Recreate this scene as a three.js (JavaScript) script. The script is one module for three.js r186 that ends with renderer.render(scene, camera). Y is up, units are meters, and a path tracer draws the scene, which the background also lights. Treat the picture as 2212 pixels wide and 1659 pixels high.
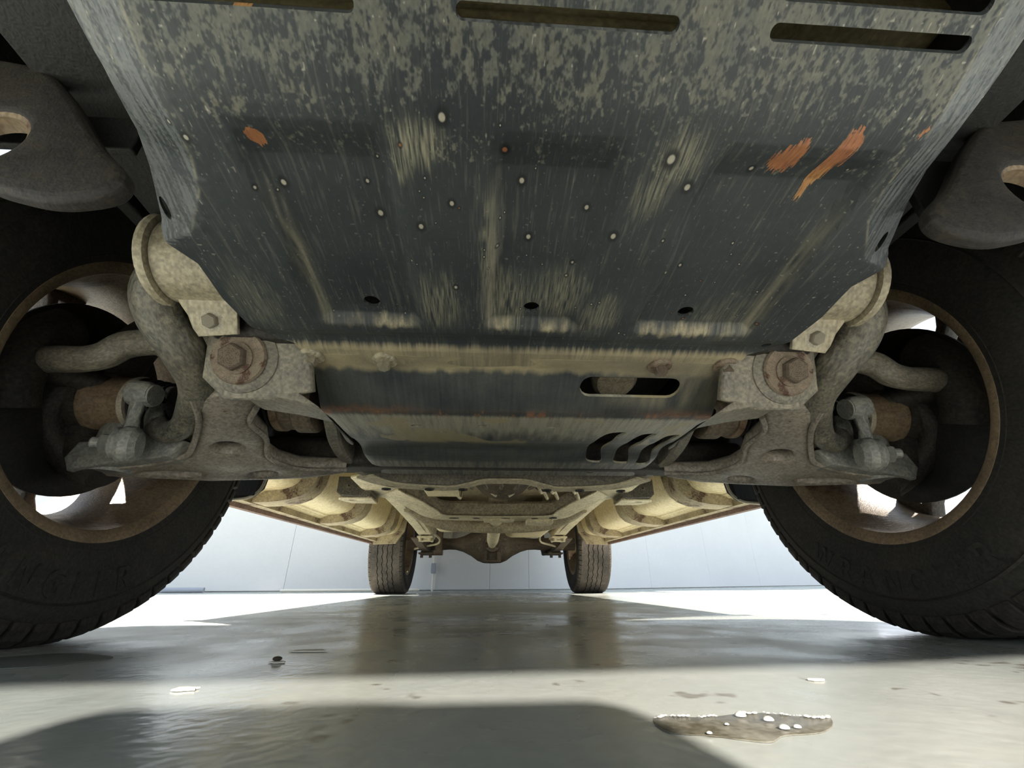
import * as THREE from 'three';
import { mergeGeometries, toCreasedNormals } from 'three/addons/utils/BufferGeometryUtils.js';
import { RoundedBoxGeometry } from 'three/addons/geometries/RoundedBoxGeometry.js';
import { TextGeometry } from 'three/addons/geometries/TextGeometry.js';
import { FontLoader } from 'three/addons/loaders/FontLoader.js';
import { Brush, Evaluator, SUBTRACTION } from 'three-bvh-csg';

// ---------------------------------------------------------------- camera, sky, sun, exposure
// Frame of the place: x to the right, y up from the floor, the truck points along +z (its tail is towards -z).
const scene = new THREE.Scene();
const camera = new THREE.PerspectiveCamera(2 * Math.atan(829.5 / 910.5) * 180 / Math.PI, 2212 / 1659, 0.01, 200);
{
  const yaw = 3.34 * Math.PI / 180, pitch = 25.22 * Math.PI / 180, roll = -0.16 * Math.PI / 180;
  camera.position.set(-0.037, 0.078, 0);
  const f = new THREE.Vector3(Math.sin(yaw) * Math.cos(pitch), Math.sin(pitch), -Math.cos(yaw) * Math.cos(pitch));
  camera.up.set(-Math.sin(roll) * Math.cos(yaw), Math.cos(roll), 0).normalize();
  camera.lookAt(camera.position.clone().add(f));
}
const renderer = new THREE.WebGLRenderer({ antialias: true });
renderer.toneMapping = THREE.LinearToneMapping;
renderer.toneMappingExposure = 1.75;
renderer.shadowMap.enabled = true;

function skyTexture() {                                   // clear pale sky: white at the horizon, blue overhead
  const w = 64, h = 64, a = new Float32Array(w * h * 4);
  for (let y = 0; y < h; y++) {
    const el = (y + 0.5) / h * Math.PI - Math.PI / 2, t = Math.pow(Math.max(0, Math.sin(el)), 0.5);
    const c = el > 0 ? [0.98 - 0.42 * t, 1.0 - 0.28 * t, 1.02 - 0.08 * t] : [0.5, 0.5, 0.48];
    for (let x = 0; x < w; x++) a.set([c[0] * 1.1, c[1] * 1.1, c[2] * 1.1, 1], (y * w + x) * 4);
  }
  const t = new THREE.DataTexture(a, w, h, THREE.RGBAFormat, THREE.FloatType);
  t.mapping = THREE.EquirectangularReflectionMapping; t.magFilter = THREE.LinearFilter; t.needsUpdate = true;
  return t;
}
scene.background = skyTexture(); scene.environment = scene.background;

const sun = new THREE.DirectionalLight(0xfff6ea, 13.0);
sun.position.set(-5.0, 8.5, -3.6); sun.target.position.set(0, 0, -2);
sun.castShadow = true; sun.shadow.mapSize.set(4096, 4096);
Object.assign(sun.shadow.camera, { left: -10, right: 10, top: 10, bottom: -10, near: 0.1, far: 40 });
scene.add(sun, sun.target);

// ---------------------------------------------------------------- small helpers
const V = (x, y, d) => new THREE.Vector3(x, y, -d);       // d: metres ahead of the camera, along the truck
let seedState = 7;
const rnd = () => { seedState = (seedState + 0x6d2b79f5) | 0; let t = Math.imul(seedState ^ (seedState >>> 15), 1 | seedState); t = (t + Math.imul(t ^ (t >>> 7), 61 | t)) ^ t; return ((t ^ (t >>> 14)) >>> 0) / 4294967296; };
const clamp = (v, a = 0, b = 1) => Math.min(b, Math.max(a, v));
const sm = (a, b, v) => { const t = clamp((v - a) / (b - a)); return t * t * (3 - 2 * t); };
const lerp = (a, b, t) => a + (b - a) * t;
const table = (rows, v) => { if (v <= rows[0][0]) return rows[0][1]; for (let i = 1; i < rows.length; i++) if (v <= rows[i][0]) return lerp(rows[i - 1][1], rows[i][1], (v - rows[i - 1][0]) / (rows[i][0] - rows[i - 1][0])); return rows.at(-1)[1]; };

function hash(ix, iy, s) { let h = Math.imul(ix, 374761393) ^ Math.imul(iy, 668265263) ^ Math.imul(s, 2147483647 - 97); h = Math.imul(h ^ (h >>> 13), 1274126177); return ((h ^ (h >>> 16)) >>> 0) / 4294967296; }
function vnoise(x, y, px, py, s) {                        // value noise, repeats every px, py cells
  const ix = Math.floor(x), iy = Math.floor(y); let fx = x - ix, fy = y - iy;
  fx = fx * fx * (3 - 2 * fx); fy = fy * fy * (3 - 2 * fy);
  const m = (v, p) => ((v % p) + p) % p, x0 = m(ix, px), x1 = m(ix + 1, px), y0 = m(iy, py), y1 = m(iy + 1, py);
  const a = hash(x0, y0, s), b = hash(x1, y0, s), c = hash(x0, y1, s), d = hash(x1, y1, s);
  return a + (b - a) * fx + (c - a) * fy + (a - b - c + d) * fx * fy;
}
function fbm(u, v, n, m, oct, s) { let t = 0, w = 0.5, k = 0; for (let o = 0; o < oct; o++) { t += w * vnoise(u * n, v * m, n, m, s + o * 17); k += w; n *= 2; m *= 2; w *= 0.55; } return t / k; }

const toS = (c) => { c = clamp(c); return Math.round(255 * (c <= 0.0031308 ? 12.92 * c : 1.055 * Math.pow(c, 1 / 2.4) - 0.055)); };
const toL = (c) => { c /= 255; return c <= 0.04045 ? c / 12.92 : Math.pow((c + 0.055) / 1.055, 2.4); };
const rgb = (r, g, b) => [toL(r), toL(g), toL(b)];
const mix3 = (a, b, t) => [lerp(a[0], b[0], t), lerp(a[1], b[1], t), lerp(a[2], b[2], t)];
function colourMap(w, h, fn, repeat) {
  const a = new Uint8Array(w * h * 4);
  for (let y = 0; y < h; y++) for (let x = 0; x < w; x++) { const c = fn((x + 0.5) / w, (y + 0.5) / h), i = (y * w + x) * 4; a[i] = toS(c[0]); a[i + 1] = toS(c[1]); a[i + 2] = toS(c[2]); a[i + 3] = 255; }
  const t = new THREE.DataTexture(a, w, h, THREE.RGBAFormat); t.colorSpace = THREE.SRGBColorSpace; return finish(t, repeat);
}
function greyMap(w, h, fn, repeat) {
  const a = new Uint8Array(w * h * 4);
  for (let y = 0; y < h; y++) for (let x = 0; x < w; x++) { const c = Math.round(255 * clamp(fn((x + 0.5) / w, (y + 0.5) / h))), i = (y * w + x) * 4; a[i] = a[i + 1] = a[i + 2] = c; a[i + 3] = 255; }
  return finish(new THREE.DataTexture(a, w, h, THREE.RGBAFormat), repeat);
}
function finish(t, repeat) { t.magFilter = THREE.LinearFilter; t.minFilter = THREE.LinearMipmapLinearFilter; t.generateMipmaps = true; t.wrapS = t.wrapT = THREE.RepeatWrapping; if (repeat) t.repeat.set(1 / repeat, 1 / repeat); t.needsUpdate = true; return t; }

// ---------------------------------------------------------------- materials
const grainBump = greyMap(256, 256, (u, v) => 0.6 * fbm(u, v, 24, 24, 3, 5) + 0.4 * fbm(u, v, 90, 90, 1, 9), 0.12);
// painted or bare metal under road dust: patches of dust, a fine speckle, some rust
function grimy({ base, dust, amount = 0.4, rust, rustAmount = 0, tile = 0.3, seed = 1, rough = 0.7, metal = 0, bump = 0.0006, size = 512, streak = 1, spec = 1 }) {
  const map = colourMap(size, size, (u, v) => {
    const big = fbm(u, v, 4, 4 * streak, 4, seed), mid = fbm(u, v, 14, 14 * streak, 3, seed + 40), fine = fbm(u, v, 90, 90, 2, seed + 80);
    const d = clamp(amount + (big - 0.5) * 0.7 + (mid - 0.5) * 0.35 + (fine - 0.5) * 0.7);
    let c = mix3(base, dust, d);
    if (rust) { const r = sm(1 - rustAmount - 0.08, 1 - rustAmount + 0.08, fbm(u, v, 6, 6, 4, seed + 200) + 0.25 * (fine - 0.5)); c = mix3(c, mix3(rust, [rust[0] * 0.4, rust[1] * 0.35, rust[2] * 0.4], fine), r); }
    const k = 0.86 + 0.28 * fine;
    return [c[0] * k, c[1] * k, c[2] * k];
  }, tile);
  return new THREE.MeshStandardMaterial({ map, roughness: rough, metalness: metal, bumpMap: grainBump, bumpScale: bump });
}
const DUST = rgb(176, 164, 134), RUST = rgb(150, 88, 48);
const M = {
  arm: grimy({ base: rgb(84, 80, 74), dust: rgb(158, 148, 132), amount: 0.55, rust: rgb(104, 76, 54), rustAmount: 0.16, seed: 11, rough: 0.5 }),
  galv: grimy({ base: rgb(100, 104, 102), dust: rgb(152, 150, 138), amount: 0.42, seed: 21, rough: 0.55 }),
  clamp: grimy({ base: rgb(116, 109, 92), dust: rgb(184, 173, 146), amount: 0.55, seed: 31, rough: 0.5 }),
  bar: grimy({ base: rgb(44, 46, 46), dust: rgb(128, 122, 104), amount: 0.42, seed: 41, rough: 0.5 }),
  bracket: grimy({ base: rgb(84, 82, 76), dust: rgb(150, 142, 122), amount: 0.46, rust: rgb(104, 80, 56), rustAmount: 0.16, seed: 51, rough: 0.6 }),
  boltRust: grimy({ base: rgb(98, 88, 78), dust: rgb(140, 124, 102), amount: 0.45, rust: rgb(92, 66, 46), rustAmount: 0.36, seed: 61, tile: 0.12 }),
  bolt: grimy({ base: rgb(138, 134, 122), dust: rgb(190, 180, 156), amount: 0.5, seed: 71, tile: 0.12, rough: 0.5 }),
  dark: grimy({ base: rgb(24, 23, 21), dust: rgb(70, 64, 54), amount: 0.3, seed: 81 }),
  black: grimy({ base: rgb(14, 14, 14), dust: rgb(44, 41, 36), amount: 0.25, seed: 91 }),
  liner: grimy({ base: rgb(10, 10, 9), dust: rgb(34, 32, 28), amount: 0.25, seed: 95 }),
  plastic: grimy({ base: rgb(11, 10, 9), dust: rgb(52, 44, 32), amount: 0.26, seed: 101, rough: 0.7 }),
  rubber: grimy({ base: rgb(26, 26, 25), dust: rgb(58, 55, 48), amount: 0.32, seed: 111, rough: 0.85, bump: 0.0003 }),
  tread: grimy({ base: rgb(40, 37, 34), dust: rgb(98, 90, 80), amount: 0.48, seed: 121, rough: 0.9 }),
  treadShaded: grimy({ base: rgb(24, 23, 22), dust: rgb(62, 57, 50), amount: 0.35, seed: 125, rough: 0.9 }),  // same tread, darkened for the shade the front tyres stand in
  rim: grimy({ base: rgb(92, 76, 58), dust: rgb(140, 122, 96), amount: 0.5, rust: rgb(96, 68, 48), rustAmount: 0.25, seed: 131, rough: 0.5 }),
  spoke: grimy({ base: rgb(40, 36, 32), dust: rgb(92, 82, 68), amount: 0.35, seed: 135, rough: 0.6 }),
  frame: grimy({ base: rgb(150, 140, 114), dust: rgb(214, 202, 168), amount: 0.6, rust: rgb(128, 96, 62), rustAmount: 0.18, seed: 141, tile: 0.5 }),
  beam: grimy({ base: rgb(110, 100, 82), dust: rgb(176, 162, 132), amount: 0.45, seed: 151, tile: 0.5 }),
  pan: grimy({ base: rgb(208, 190, 146), dust: rgb(232, 218, 178), amount: 0.5, rust: rgb(150, 124, 84), rustAmount: 0.12, seed: 161, tile: 0.6, rough: 0.6 }),
  rib: grimy({ base: rgb(124, 113, 90), dust: rgb(186, 170, 136), amount: 0.5, rust: rgb(104, 80, 60), rustAmount: 0.3, seed: 171, tile: 0.4 }),
  sill: grimy({ base: rgb(84, 62, 52), dust: rgb(128, 100, 82), amount: 0.4, seed: 181, tile: 0.5 }),
  axle: grimy({ base: rgb(58, 50, 42), dust: rgb(116, 102, 82), amount: 0.4, rust: rgb(96, 70, 46), rustAmount: 0.25, seed: 191, tile: 0.4 }),
  olive: grimy({ base: rgb(84, 76, 48), dust: rgb(126, 114, 78), amount: 0.4, seed: 201, tile: 0.4 }),
  body: new THREE.MeshPhysicalMaterial({ color: new THREE.Color(0xb9b4ab), roughness: 0.4, clearcoat: 0.6, clearcoatRoughness: 0.1 }),
};

// ---------------------------------------------------------------- geometry helpers
function boxUV(g) {                                       // uv in metres, from the axis that each face looks along
  const n = g.index ? g.toNonIndexed() : g, p = n.attributes.position, nm = n.attributes.normal, uv = new Float32Array(p.count * 2);
  for (let i = 0; i < p.count; i += 3) {
    let x = 0, y = 0, z = 0; for (let k = 0; k < 3; k++) { x += nm.getX(i + k); y += nm.getY(i + k); z += nm.getZ(i + k); }
    x = Math.abs(x); y = Math.abs(y); z = Math.abs(z);
    for (let k = 0; k < 3; k++) { const j = i + k, a = x > y && x > z ? p.getZ(j) : p.getX(j), b = y >= x && y >= z ? p.getZ(j) : p.getY(j); uv[j * 2] = a; uv[j * 2 + 1] = b; }
  }
  n.setAttribute('uv', new THREE.BufferAttribute(uv, 2)); return n;
}
const clean = (g) => { const n = g.index ? g.toNonIndexed() : g.clone(); for (const k of Object.keys(n.attributes)) if (!['position', 'normal', 'uv'].includes(k)) n.deleteAttribute(k); if (!n.attributes.normal) n.computeVertexNormals(); if (!n.attributes.uv) n.setAttribute('uv', new THREE.BufferAttribute(new Float32Array(n.attributes.position.count * 2), 2)); n.morphAttributes = {}; n.clearGroups(); return n; };
const join = (...gs) => mergeGeometries(gs.flat().map(clean));
function flip(g) {                                        // mirror across the truck's middle plane
  const n = g.index ? g.toNonIndexed() : g.clone(); n.applyMatrix4(new THREE.Matrix4().makeScale(-1, 1, 1));
  for (const a of Object.values(n.attributes)) for (let i = 0; i < a.count; i += 3) for (let c = 0; c < a.itemSize; c++) { const k = a.itemSize, A = a.array, t = A[(i + 1) * k + c]; A[(i + 1) * k + c] = A[(i + 2) * k + c]; A[(i + 2) * k + c] = t; }
  return n;
}
function mesh(name, g, m, parent, label) {
  const o = new THREE.Mesh(g, m); o.name = name; o.castShadow = o.receiveShadow = true;
  if (label) o.userData.label = label; parent.add(o); return o;
}
const MID = 0.006;                                         // the truck's middle plane
function both(fn) { for (const s of [1, -1]) fn((g) => { const c = clean(g); return (s > 0 ? c : flip(c)).translate(MID, 0, 0); }, s > 0 ? 'right' : 'left', s); }

function tube(points, radius, seg = 40, sides = 16, cap = true) {   // round bar along a smooth path; radius is a number or [t, r] rows
  const c = new THREE.CatmullRomCurve3(points, false, 'centripetal'), f = c.computeFrenetFrames(seg, false), pos = [], idx = [], uv = [], len = c.getLength(), off = points[0].x * 3.7 + points[0].z; sides += 1;
  for (let i = 0; i <= seg; i++) {
    const t = i / seg, p = c.getPointAt(t), r = Array.isArray(radius) ? table(radius, t) : radius, rw = Array.isArray(radius) ? radius[0][1] + 0.01 : radius;
    for (let k = 0; k < sides; k++) { uv.push(off + k / (sides - 1) * 6.283 * rw, t * len); const a = k / (sides - 1) * 2 * Math.PI, q = p.clone().addScaledVector(f.normals[i], Math.cos(a) * r).addScaledVector(f.binormals[i], Math.sin(a) * r); pos.push(q.x, q.y, q.z); }
  }
  for (let i = 0; i < seg; i++) for (let k = 0; k < sides - 1; k++) { const a = i * sides + k, b = a + 1; idx.push(a, b, a + sides, b, b + sides, a + sides); }
  if (cap) for (const e of [0, seg]) { const p = c.getPointAt(e / seg), n = pos.length / 3; pos.push(p.x, p.y, p.z); uv.push(0, 0); for (let k = 0; k < sides - 1; k++) { const a = e * sides + k, b = a + 1; e ? idx.push(a, b, n) : idx.push(b, a, n); } }
  const g = new THREE.BufferGeometry(); g.setAttribute('position', new THREE.Float32BufferAttribute(pos, 3)); g.setAttribute('uv', new THREE.Float32BufferAttribute(uv, 2)); g.setIndex(idx);
  return toCreasedNormals(g, 0.9);
}
function beam(path, w, h, r = 0.004) {                     // box section along a path, upright; path rows [x, y, d] at the middle of the underside
  const pts = path.map((p) => V(...p)), pos = [], idx = [], n = 8;
  const sec = [[-w / 2 + r, 0], [w / 2 - r, 0], [w / 2, r], [w / 2, h - r], [w / 2 - r, h], [-w / 2 + r, h], [-w / 2, h - r], [-w / 2, r]];
  pts.forEach((p, i) => {
    const t = pts[Math.min(i + 1, pts.length - 1)].clone().sub(pts[Math.max(i - 1, 0)]); t.y = 0; t.normalize();
    const s = new THREE.Vector3(-t.z, 0, t.x); for (const [a, b] of sec) pos.push(p.x + s.x * a, p.y + b, p.z + s.z * a);
  });
  for (let i = 0; i < pts.length - 1; i++) for (let k = 0; k < n; k++) { const a = i * n + k, b = i * n + (k + 1) % n; idx.push(a, a + n, b, b, a + n, b + n); }
  for (let k = 1; k < n - 1; k++) { idx.push(0, k, k + 1); const e = (pts.length - 1) * n; idx.push(e, e + k + 1, e + k); }
  const g = new THREE.BufferGeometry(); g.setAttribute('position', new THREE.Float32BufferAttribute(pos, 3)); g.setIndex(idx); return boxUV(toCreasedNormals(g, 0.5));
}
const smooth = (rows, n = 30) => new THREE.CatmullRomCurve3(rows.map((r) => new THREE.Vector3(...r)), false, 'centripetal').getPoints(n).map((p) => [p.x, p.y, p.z]);
function box(x0, x1, y0, y1, d0, d1, r = 0.004) { const g = new RoundedBoxGeometry(x1 - x0, y1 - y0, d1 - d0, 2, Math.min(r, (x1 - x0) / 2.1, (y1 - y0) / 2.1, (d1 - d0) / 2.1)); g.translate((x0 + x1) / 2, (y0 + y1) / 2, -(d0 + d1) / 2); return boxUV(g); }
function lathe(rows, segs = 48) {
  const g = new THREE.LatheGeometry(rows.map((r) => new THREE.Vector2(r[0], r[1])), segs), u = g.attributes.uv, R = Math.max(...rows.map((r) => r[0])); let L = 0; const run = rows.map((r, i) => (i ? L += Math.hypot(r[0] - rows[i - 1][0], r[1] - rows[i - 1][1]) : 0));
  for (let i = 0; i < u.count; i++) u.setXY(i, u.getX(i) * 6.283 * R + R * 5, run[i % rows.length]);
  return toCreasedNormals(g, 0.6);
}   // rows [radius, along]
function aim(g, from, dir) { return g.clone().applyQuaternion(new THREE.Quaternion().setFromUnitVectors(new THREE.Vector3(0, 1, 0), dir.clone().normalize())).translate(from.x, from.y, from.z); }
const alongX = (rows, x, y, d, segs = 40) => aim(lathe(rows, segs), V(x, y, d), new THREE.Vector3(1, 0, 0));
function hexHead(r, h, flange = 1.6) {                    // flanged hexagon bolt head, looking along +y
  const hex = toCreasedNormals(new THREE.LatheGeometry([[0, h], [r * 0.86, h], [r, h * 0.82], [r, 0]].map((q) => new THREE.Vector2(...q)), 6), 0.3);
  const ring = lathe([[0, h * 0.32], [r * flange * 0.8, h * 0.3], [r * flange, h * 0.12], [r * flange, -0.002], [0, -0.002]], 24);
  return join(hex, ring);
}
function shapeOf(pts, curved = false) { const s = new THREE.Shape(); if (curved) { const c = new THREE.CatmullRomCurve3(pts.map((p) => new THREE.Vector3(p[0], p[1], 0)), true, 'centripetal').getPoints(pts.length * 6); s.setFromPoints(c.map((p) => new THREE.Vector2(p.x, p.y))); } else s.setFromPoints(pts.map((p) => new THREE.Vector2(...p))); return s; }
const oval = (cx, cy, rx, ry, turn = 0) => { const p = new THREE.Path(); p.absellipse(cx, cy, rx, ry, 0, 2 * Math.PI, true, turn); return p; };
// a plate cut to a shape; basis: origin and the three axes of (shape x, shape y, thickness)
function plate(shape, thick, bevel, o, ax, ay, az, curveSegments = 16) {
  const g = new THREE.ExtrudeGeometry(shape, { depth: thick - 2 * bevel, bevelEnabled: bevel > 0, bevelThickness: bevel, bevelSize: bevel, bevelOffset: -bevel, bevelSegments: 3, curveSegments });
  g.translate(0, 0, bevel); const m = new THREE.Matrix4().makeBasis(ax, ay, az).setPosition(o); g.applyMatrix4(m);
  if (m.determinant() < 0) { const f = flip(g); f.applyMatrix4(new THREE.Matrix4().makeScale(-1, 1, 1)); return boxUV(toCreasedNormals(f, 0.7)); }
  return boxUV(toCreasedNormals(g, 0.7));
}
// extruded along the truck from d0 to d1; the shape lies across it
const across = (pts, d0, d1, bevel = 0.002, curved = false, holes = []) => { const s = shapeOf(pts, curved); s.holes = holes; return plate(s, d1 - d0, bevel, new THREE.Vector3(0, 0, -d1), new THREE.Vector3(1, 0, 0), new THREE.Vector3(0, 1, 0), new THREE.Vector3(0, 0, 1)); };
// lying plate: shape in (x, d), thickness upwards from y
const lying = (pts, y, thick, bevel = 0.002, curved = false, holes = []) => { const s = shapeOf(pts, curved); s.holes = holes; return plate(s, thick, bevel, new THREE.Vector3(0, y, 0), new THREE.Vector3(1, 0, 0), new THREE.Vector3(0, 0, -1), new THREE.Vector3(0, 1, 0)); };
// pressed sheet: underside fn(u, v) for u, v in 0..1, with thickness above
function sheet(fn, nu, nv, thick, uvOf) {
  const pos = [], uv = [], idx = [], N = (nu + 1) * (nv + 1);
  for (const up of [0, thick]) for (let j = 0; j <= nv; j++) for (let i = 0; i <= nu; i++) { const p = fn(i / nu, j / nv); pos.push(p.x, p.y + up, p.z); uv.push(...uvOf(p)); }
  for (let j = 0; j < nv; j++) for (let i = 0; i < nu; i++) { const a = j * (nu + 1) + i, b = a + 1, c = a + nu + 1, d = c + 1; idx.push(a, d, b, a, c, d); idx.push(N + a, N + b, N + d, N + a, N + d, N + c); }
  const wall = (a, b) => idx.push(a, b, N + b, a, N + b, N + a);
  for (let i = 0; i < nu; i++) { wall(i, i + 1); wall(nv * (nu + 1) + i + 1, nv * (nu + 1) + i); }
  for (let j = 0; j < nv; j++) { wall((j + 1) * (nu + 1), j * (nu + 1)); wall(j * (nu + 1) + nu, (j + 1) * (nu + 1) + nu); }
  const g = new THREE.BufferGeometry(); g.setAttribute('position', new THREE.Float32BufferAttribute(pos, 3)); g.setAttribute('uv', new THREE.Float32BufferAttribute(uv, 2)); g.setIndex(idx);
  return g;
}
const slotPath = (x0, x1, d0, d1) => { const r = (d1 - d0) / 2, pts = []; for (let k = 0; k <= 8; k++) { const a = -Math.PI / 2 + k / 8 * Math.PI; pts.push([x1 - r + r * Math.cos(a), (d0 + d1) / 2 + r * Math.sin(a)]); } for (let k = 0; k <= 8; k++) { const a = Math.PI / 2 + k / 8 * Math.PI; pts.push([x0 + r + r * Math.cos(a), (d0 + d1) / 2 + r * Math.sin(a)]); } return pts; };
const ring = (cx, cd, rx, rd, n = 20) => Array.from({ length: n }, (_, k) => [cx + rx * Math.cos(k / n * 2 * Math.PI), cd + rd * Math.sin(k / n * 2 * Math.PI)]);
function punch(g, cuts, y0, y1) {                          // cut holes through a pressed sheet
  const tool = mergeGeometries(cuts.map((pts) => { const e = clean(lying(pts, y0, y1 - y0, 0)); return e; }));
  g.computeVertexNormals();
  const a = new Brush(g), b = new Brush(tool); a.updateMatrixWorld(); b.updateMatrixWorld();
  const ev = new Evaluator(); ev.attributes = ['position', 'uv', 'normal']; ev.useGroups = false;
  return toCreasedNormals(clean(ev.evaluate(a, b, SUBTRACTION).geometry), 0.6);
}
function keepUV(name, g, m, parent, label) { const o = new THREE.Mesh(g, m); o.name = name; o.castShadow = o.receiveShadow = true; if (label) o.userData.label = label; parent.add(o); return o; }

// ---------------------------------------------------------------- the setting: floor and walls
function structure(o) { o.userData.kind = 'structure'; scene.add(o); return o; }
{
  const tile = 3.0;
  const floorMap = colourMap(1536, 1536, (u, v) => {
    const big = fbm(u, v, 3, 3, 4, 301), mid = fbm(u, v, 16, 16, 4, 302), fine = fbm(u, v, 260, 260, 2, 303);
    let c = mix3(rgb(136, 145, 141), rgb(166, 167, 158), clamp(0.5 + (big - 0.5) * 1.6 + (mid - 0.5) * 0.7));
    const wear = sm(0.66, 0.72, fbm(u, v, 9, 9, 5, 304)); c = mix3(c, rgb(196, 190, 176), wear * 0.4);
    const stain = sm(0.64, 0.74, fbm(u, v, 5, 5, 5, 305)); c = mix3(c, rgb(110, 106, 96), stain * 0.45);
    const spot = sm(0.80, 0.84, vnoise(u * 70, v * 70, 70, 70, 306)) * sm(0.5, 0.8, fine); c = mix3(c, rgb(84, 76, 64), spot * 0.7);
    const k = 0.94 + 0.12 * fine; return [c[0] * k, c[1] * k, c[2] * k];
  }, tile);
  const floorRough = greyMap(1024, 1024, (u, v) => 0.30 + 0.5 * (fbm(u, v, 5, 5, 5, 311) - 0.5) + 0.25 * (fbm(u, v, 40, 40, 3, 312) - 0.5), tile);
  const floorBump = greyMap(1024, 1024, (u, v) => 0.8 * fbm(u, v, 160, 160, 2, 321) + 0.2 * fbm(u, v, 24, 24, 2, 322), 1.2);
  const m = new THREE.MeshStandardMaterial({ map: floorMap, roughnessMap: floorRough, roughness: 1, bumpMap: floorBump, bumpScale: 0.0003 });
  const g = new THREE.BoxGeometry(44, 0.2, 44); g.translate(0, -0.1, -3);
  const o = new THREE.Mesh(boxUV(g), m); o.name = 'floor'; o.receiveShadow = true; structure(o);
}
const wallMat = new THREE.MeshStandardMaterial({ map: colourMap(512, 512, (u, v) => { const n = fbm(u, v, 4, 6, 5, 401), f = fbm(u, v, 120, 120, 2, 402), k = 0.93 + 0.1 * n + 0.04 * (f - 0.5); return [0.66 * k, 0.66 * k, 0.645 * k]; }, 2.5), roughness: 0.8 });
function wallRun(name, x0, d0, x1, d1, h, seams) {           // rendered panels with open joints, on a low plinth line
  const L = Math.hypot(x1 - x0, d1 - d0), turn = Math.atan2(d1 - d0, x1 - x0);
  const root = new THREE.Group(); root.name = name; root.position.copy(V(x0, 0, d0)); root.rotation.y = turn; structure(root);
  const back = new RoundedBoxGeometry(L, h, 0.18, 1, 0.005); back.translate(L / 2, h / 2, -0.11);
  mesh('wall_core', back, wallMat, root);
  const cuts = [0, ...seams, L];
  for (let i = 0; i + 1 < cuts.length; i++) { const w = cuts[i + 1] - cuts[i] - 0.0025, p = new RoundedBoxGeometry(w, h - 0.01, 0.02, 1, 0.001); p.translate(cuts[i] + 0.00125 + w / 2, h / 2 + 0.005, -0.01); mesh('panel', boxUV(p), wallMat, root); }
  return root;
}
wallRun('wall_back', -7.2, 4.02, 1.28, 5.37, 3.4, [1.9, 3.6, 5.2, 6.15, 7.3, 7.75]);
wallRun('wall_right', 1.28, 5.37, 9.6, 11.4, 3.4, [1.05, 2.6, 4.3, 6.0, 7.7]);

// ---------------------------------------------------------------- the pickup truck
const truck = new THREE.Group(); truck.name = 'pickup_truck';
truck.userData = { label: 'dusty pickup truck seen from below its front, with black skid plate and four tyres', category: 'truck' };
scene.add(truck);
const part = (name, label) => { const g = new THREE.Group(); g.name = name; if (label) g.userData.label = label; truck.add(g); return g; };

// --- skid plate
const SX = 0.0115;
const plateY = (d) => { const t = (0.192 - d) / 0.006; return 0.394 - 0.134 * (d - 0.18) + 0.35 * 0.006 * (t > 30 ? t : Math.log1p(Math.exp(t))); };
const plateHalf = (d) => table([[0.02, 0.350], [0.15, 0.341], [0.195, 0.333], [0.24, 0.341], [0.32, 0.366], [0.352, 0.346], [0.40, 0.347], [0.447, 0.338], [0.476, 0.322], [0.482, 0.30], [0.53, 0.287]], d);
function skidY(x, d) {
  const q = x - SX; let y = plateY(d);
  for (const [a, b] of [[-0.247, -0.134], [-0.051, 0.053], [0.133, 0.272]]) {
    const wob = 0.006 * Math.sin(d * 40 + a * 30) * sm(0.22, 0.3, d);
    y += 0.0115 * sm(a - 0.007, a + 0.008, q + wob) * (1 - sm(b - 0.008, b + 0.007, q)) * sm(0.205, 0.245, d) * (1 - sm(0.426, 0.440, d));
  }
  y += 0.006 * sm(0.447, 0.470, d) - 0.004 * sm(0.476, 0.488, d);
  const crease = table([[0.02, 0.285], [0.15, 0.288], [0.24, 0.290], [0.27, 0.30], [0.315, 0.332], [0.34, 0.40]], d);
  y += 0.55 * Math.max(0, Math.abs(q) - crease);
  y += 0.0015 * (fbm(x * 2 + 3, d * 2, 8, 8, 3, 77) - 0.5);
  return y;
}
const skidUV = (p) => [(p.x + 0.40) / 0.80, (-p.z - 0.03) / 0.52];
const rustShapes = [                                        // flaked paint: outlines as found on the plate, in (x, d)
  [[0.188, 0.224], [0.193, 0.215], [0.199, 0.210], [0.2085, 0.203], [0.2115, 0.205], [0.2125, 0.214], [0.2145, 0.228], [0.207, 0.235], [0.196, 0.234]],
  [[0.236, 0.2635], [0.2415, 0.2585], [0.2455, 0.242], [0.250, 0.225], [0.2535, 0.208], [0.2515, 0.199], [0.2455, 0.194], [0.240, 0.1955], [0.236, 0.206], [0.2355, 0.222], [0.2335, 0.240]],
  [[-0.231, 0.222], [-0.226, 0.2175], [-0.220, 0.219], [-0.2165, 0.225], [-0.219, 0.233], [-0.225, 0.236], [-0.230, 0.230]],
  [[0.2925, 0.196], [0.2975, 0.190], [0.2985, 0.1915], [0.2945, 0.1985]],
];
const dustSpots = [[-0.099, 0.222, 0.026, 0.024, 0.9], [-0.112, 0.236, 0.012, 0.020, 0.8], [0.113, 0.225, 0.022, 0.030, 0.65], [0.10, 0.255, 0.02, 0.03, 0.5], [-0.02, 0.40, 0.035, 0.05, 0.55], [0.04, 0.39, 0.04, 0.05, 0.5], [-0.095, 0.40, 0.03, 0.05, 0.5], [0.09, 0.41, 0.03, 0.04, 0.5], [-0.30, 0.40, 0.03, 0.06, 0.3], [0.25, 0.42, 0.05, 0.05, 0.25], [-0.04, 0.33, 0.012, 0.10, 0.5]];
const inside = (pts, x, y) => { let c = false; for (let i = 0, j = pts.length - 1; i < pts.length; j = i++) { const [a, b] = pts[i], [e, f] = pts[j]; if ((b > y) !== (f > y) && x < (e - a) * (y - b) / (f - b) + a) c = !c; } return c; };
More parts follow.
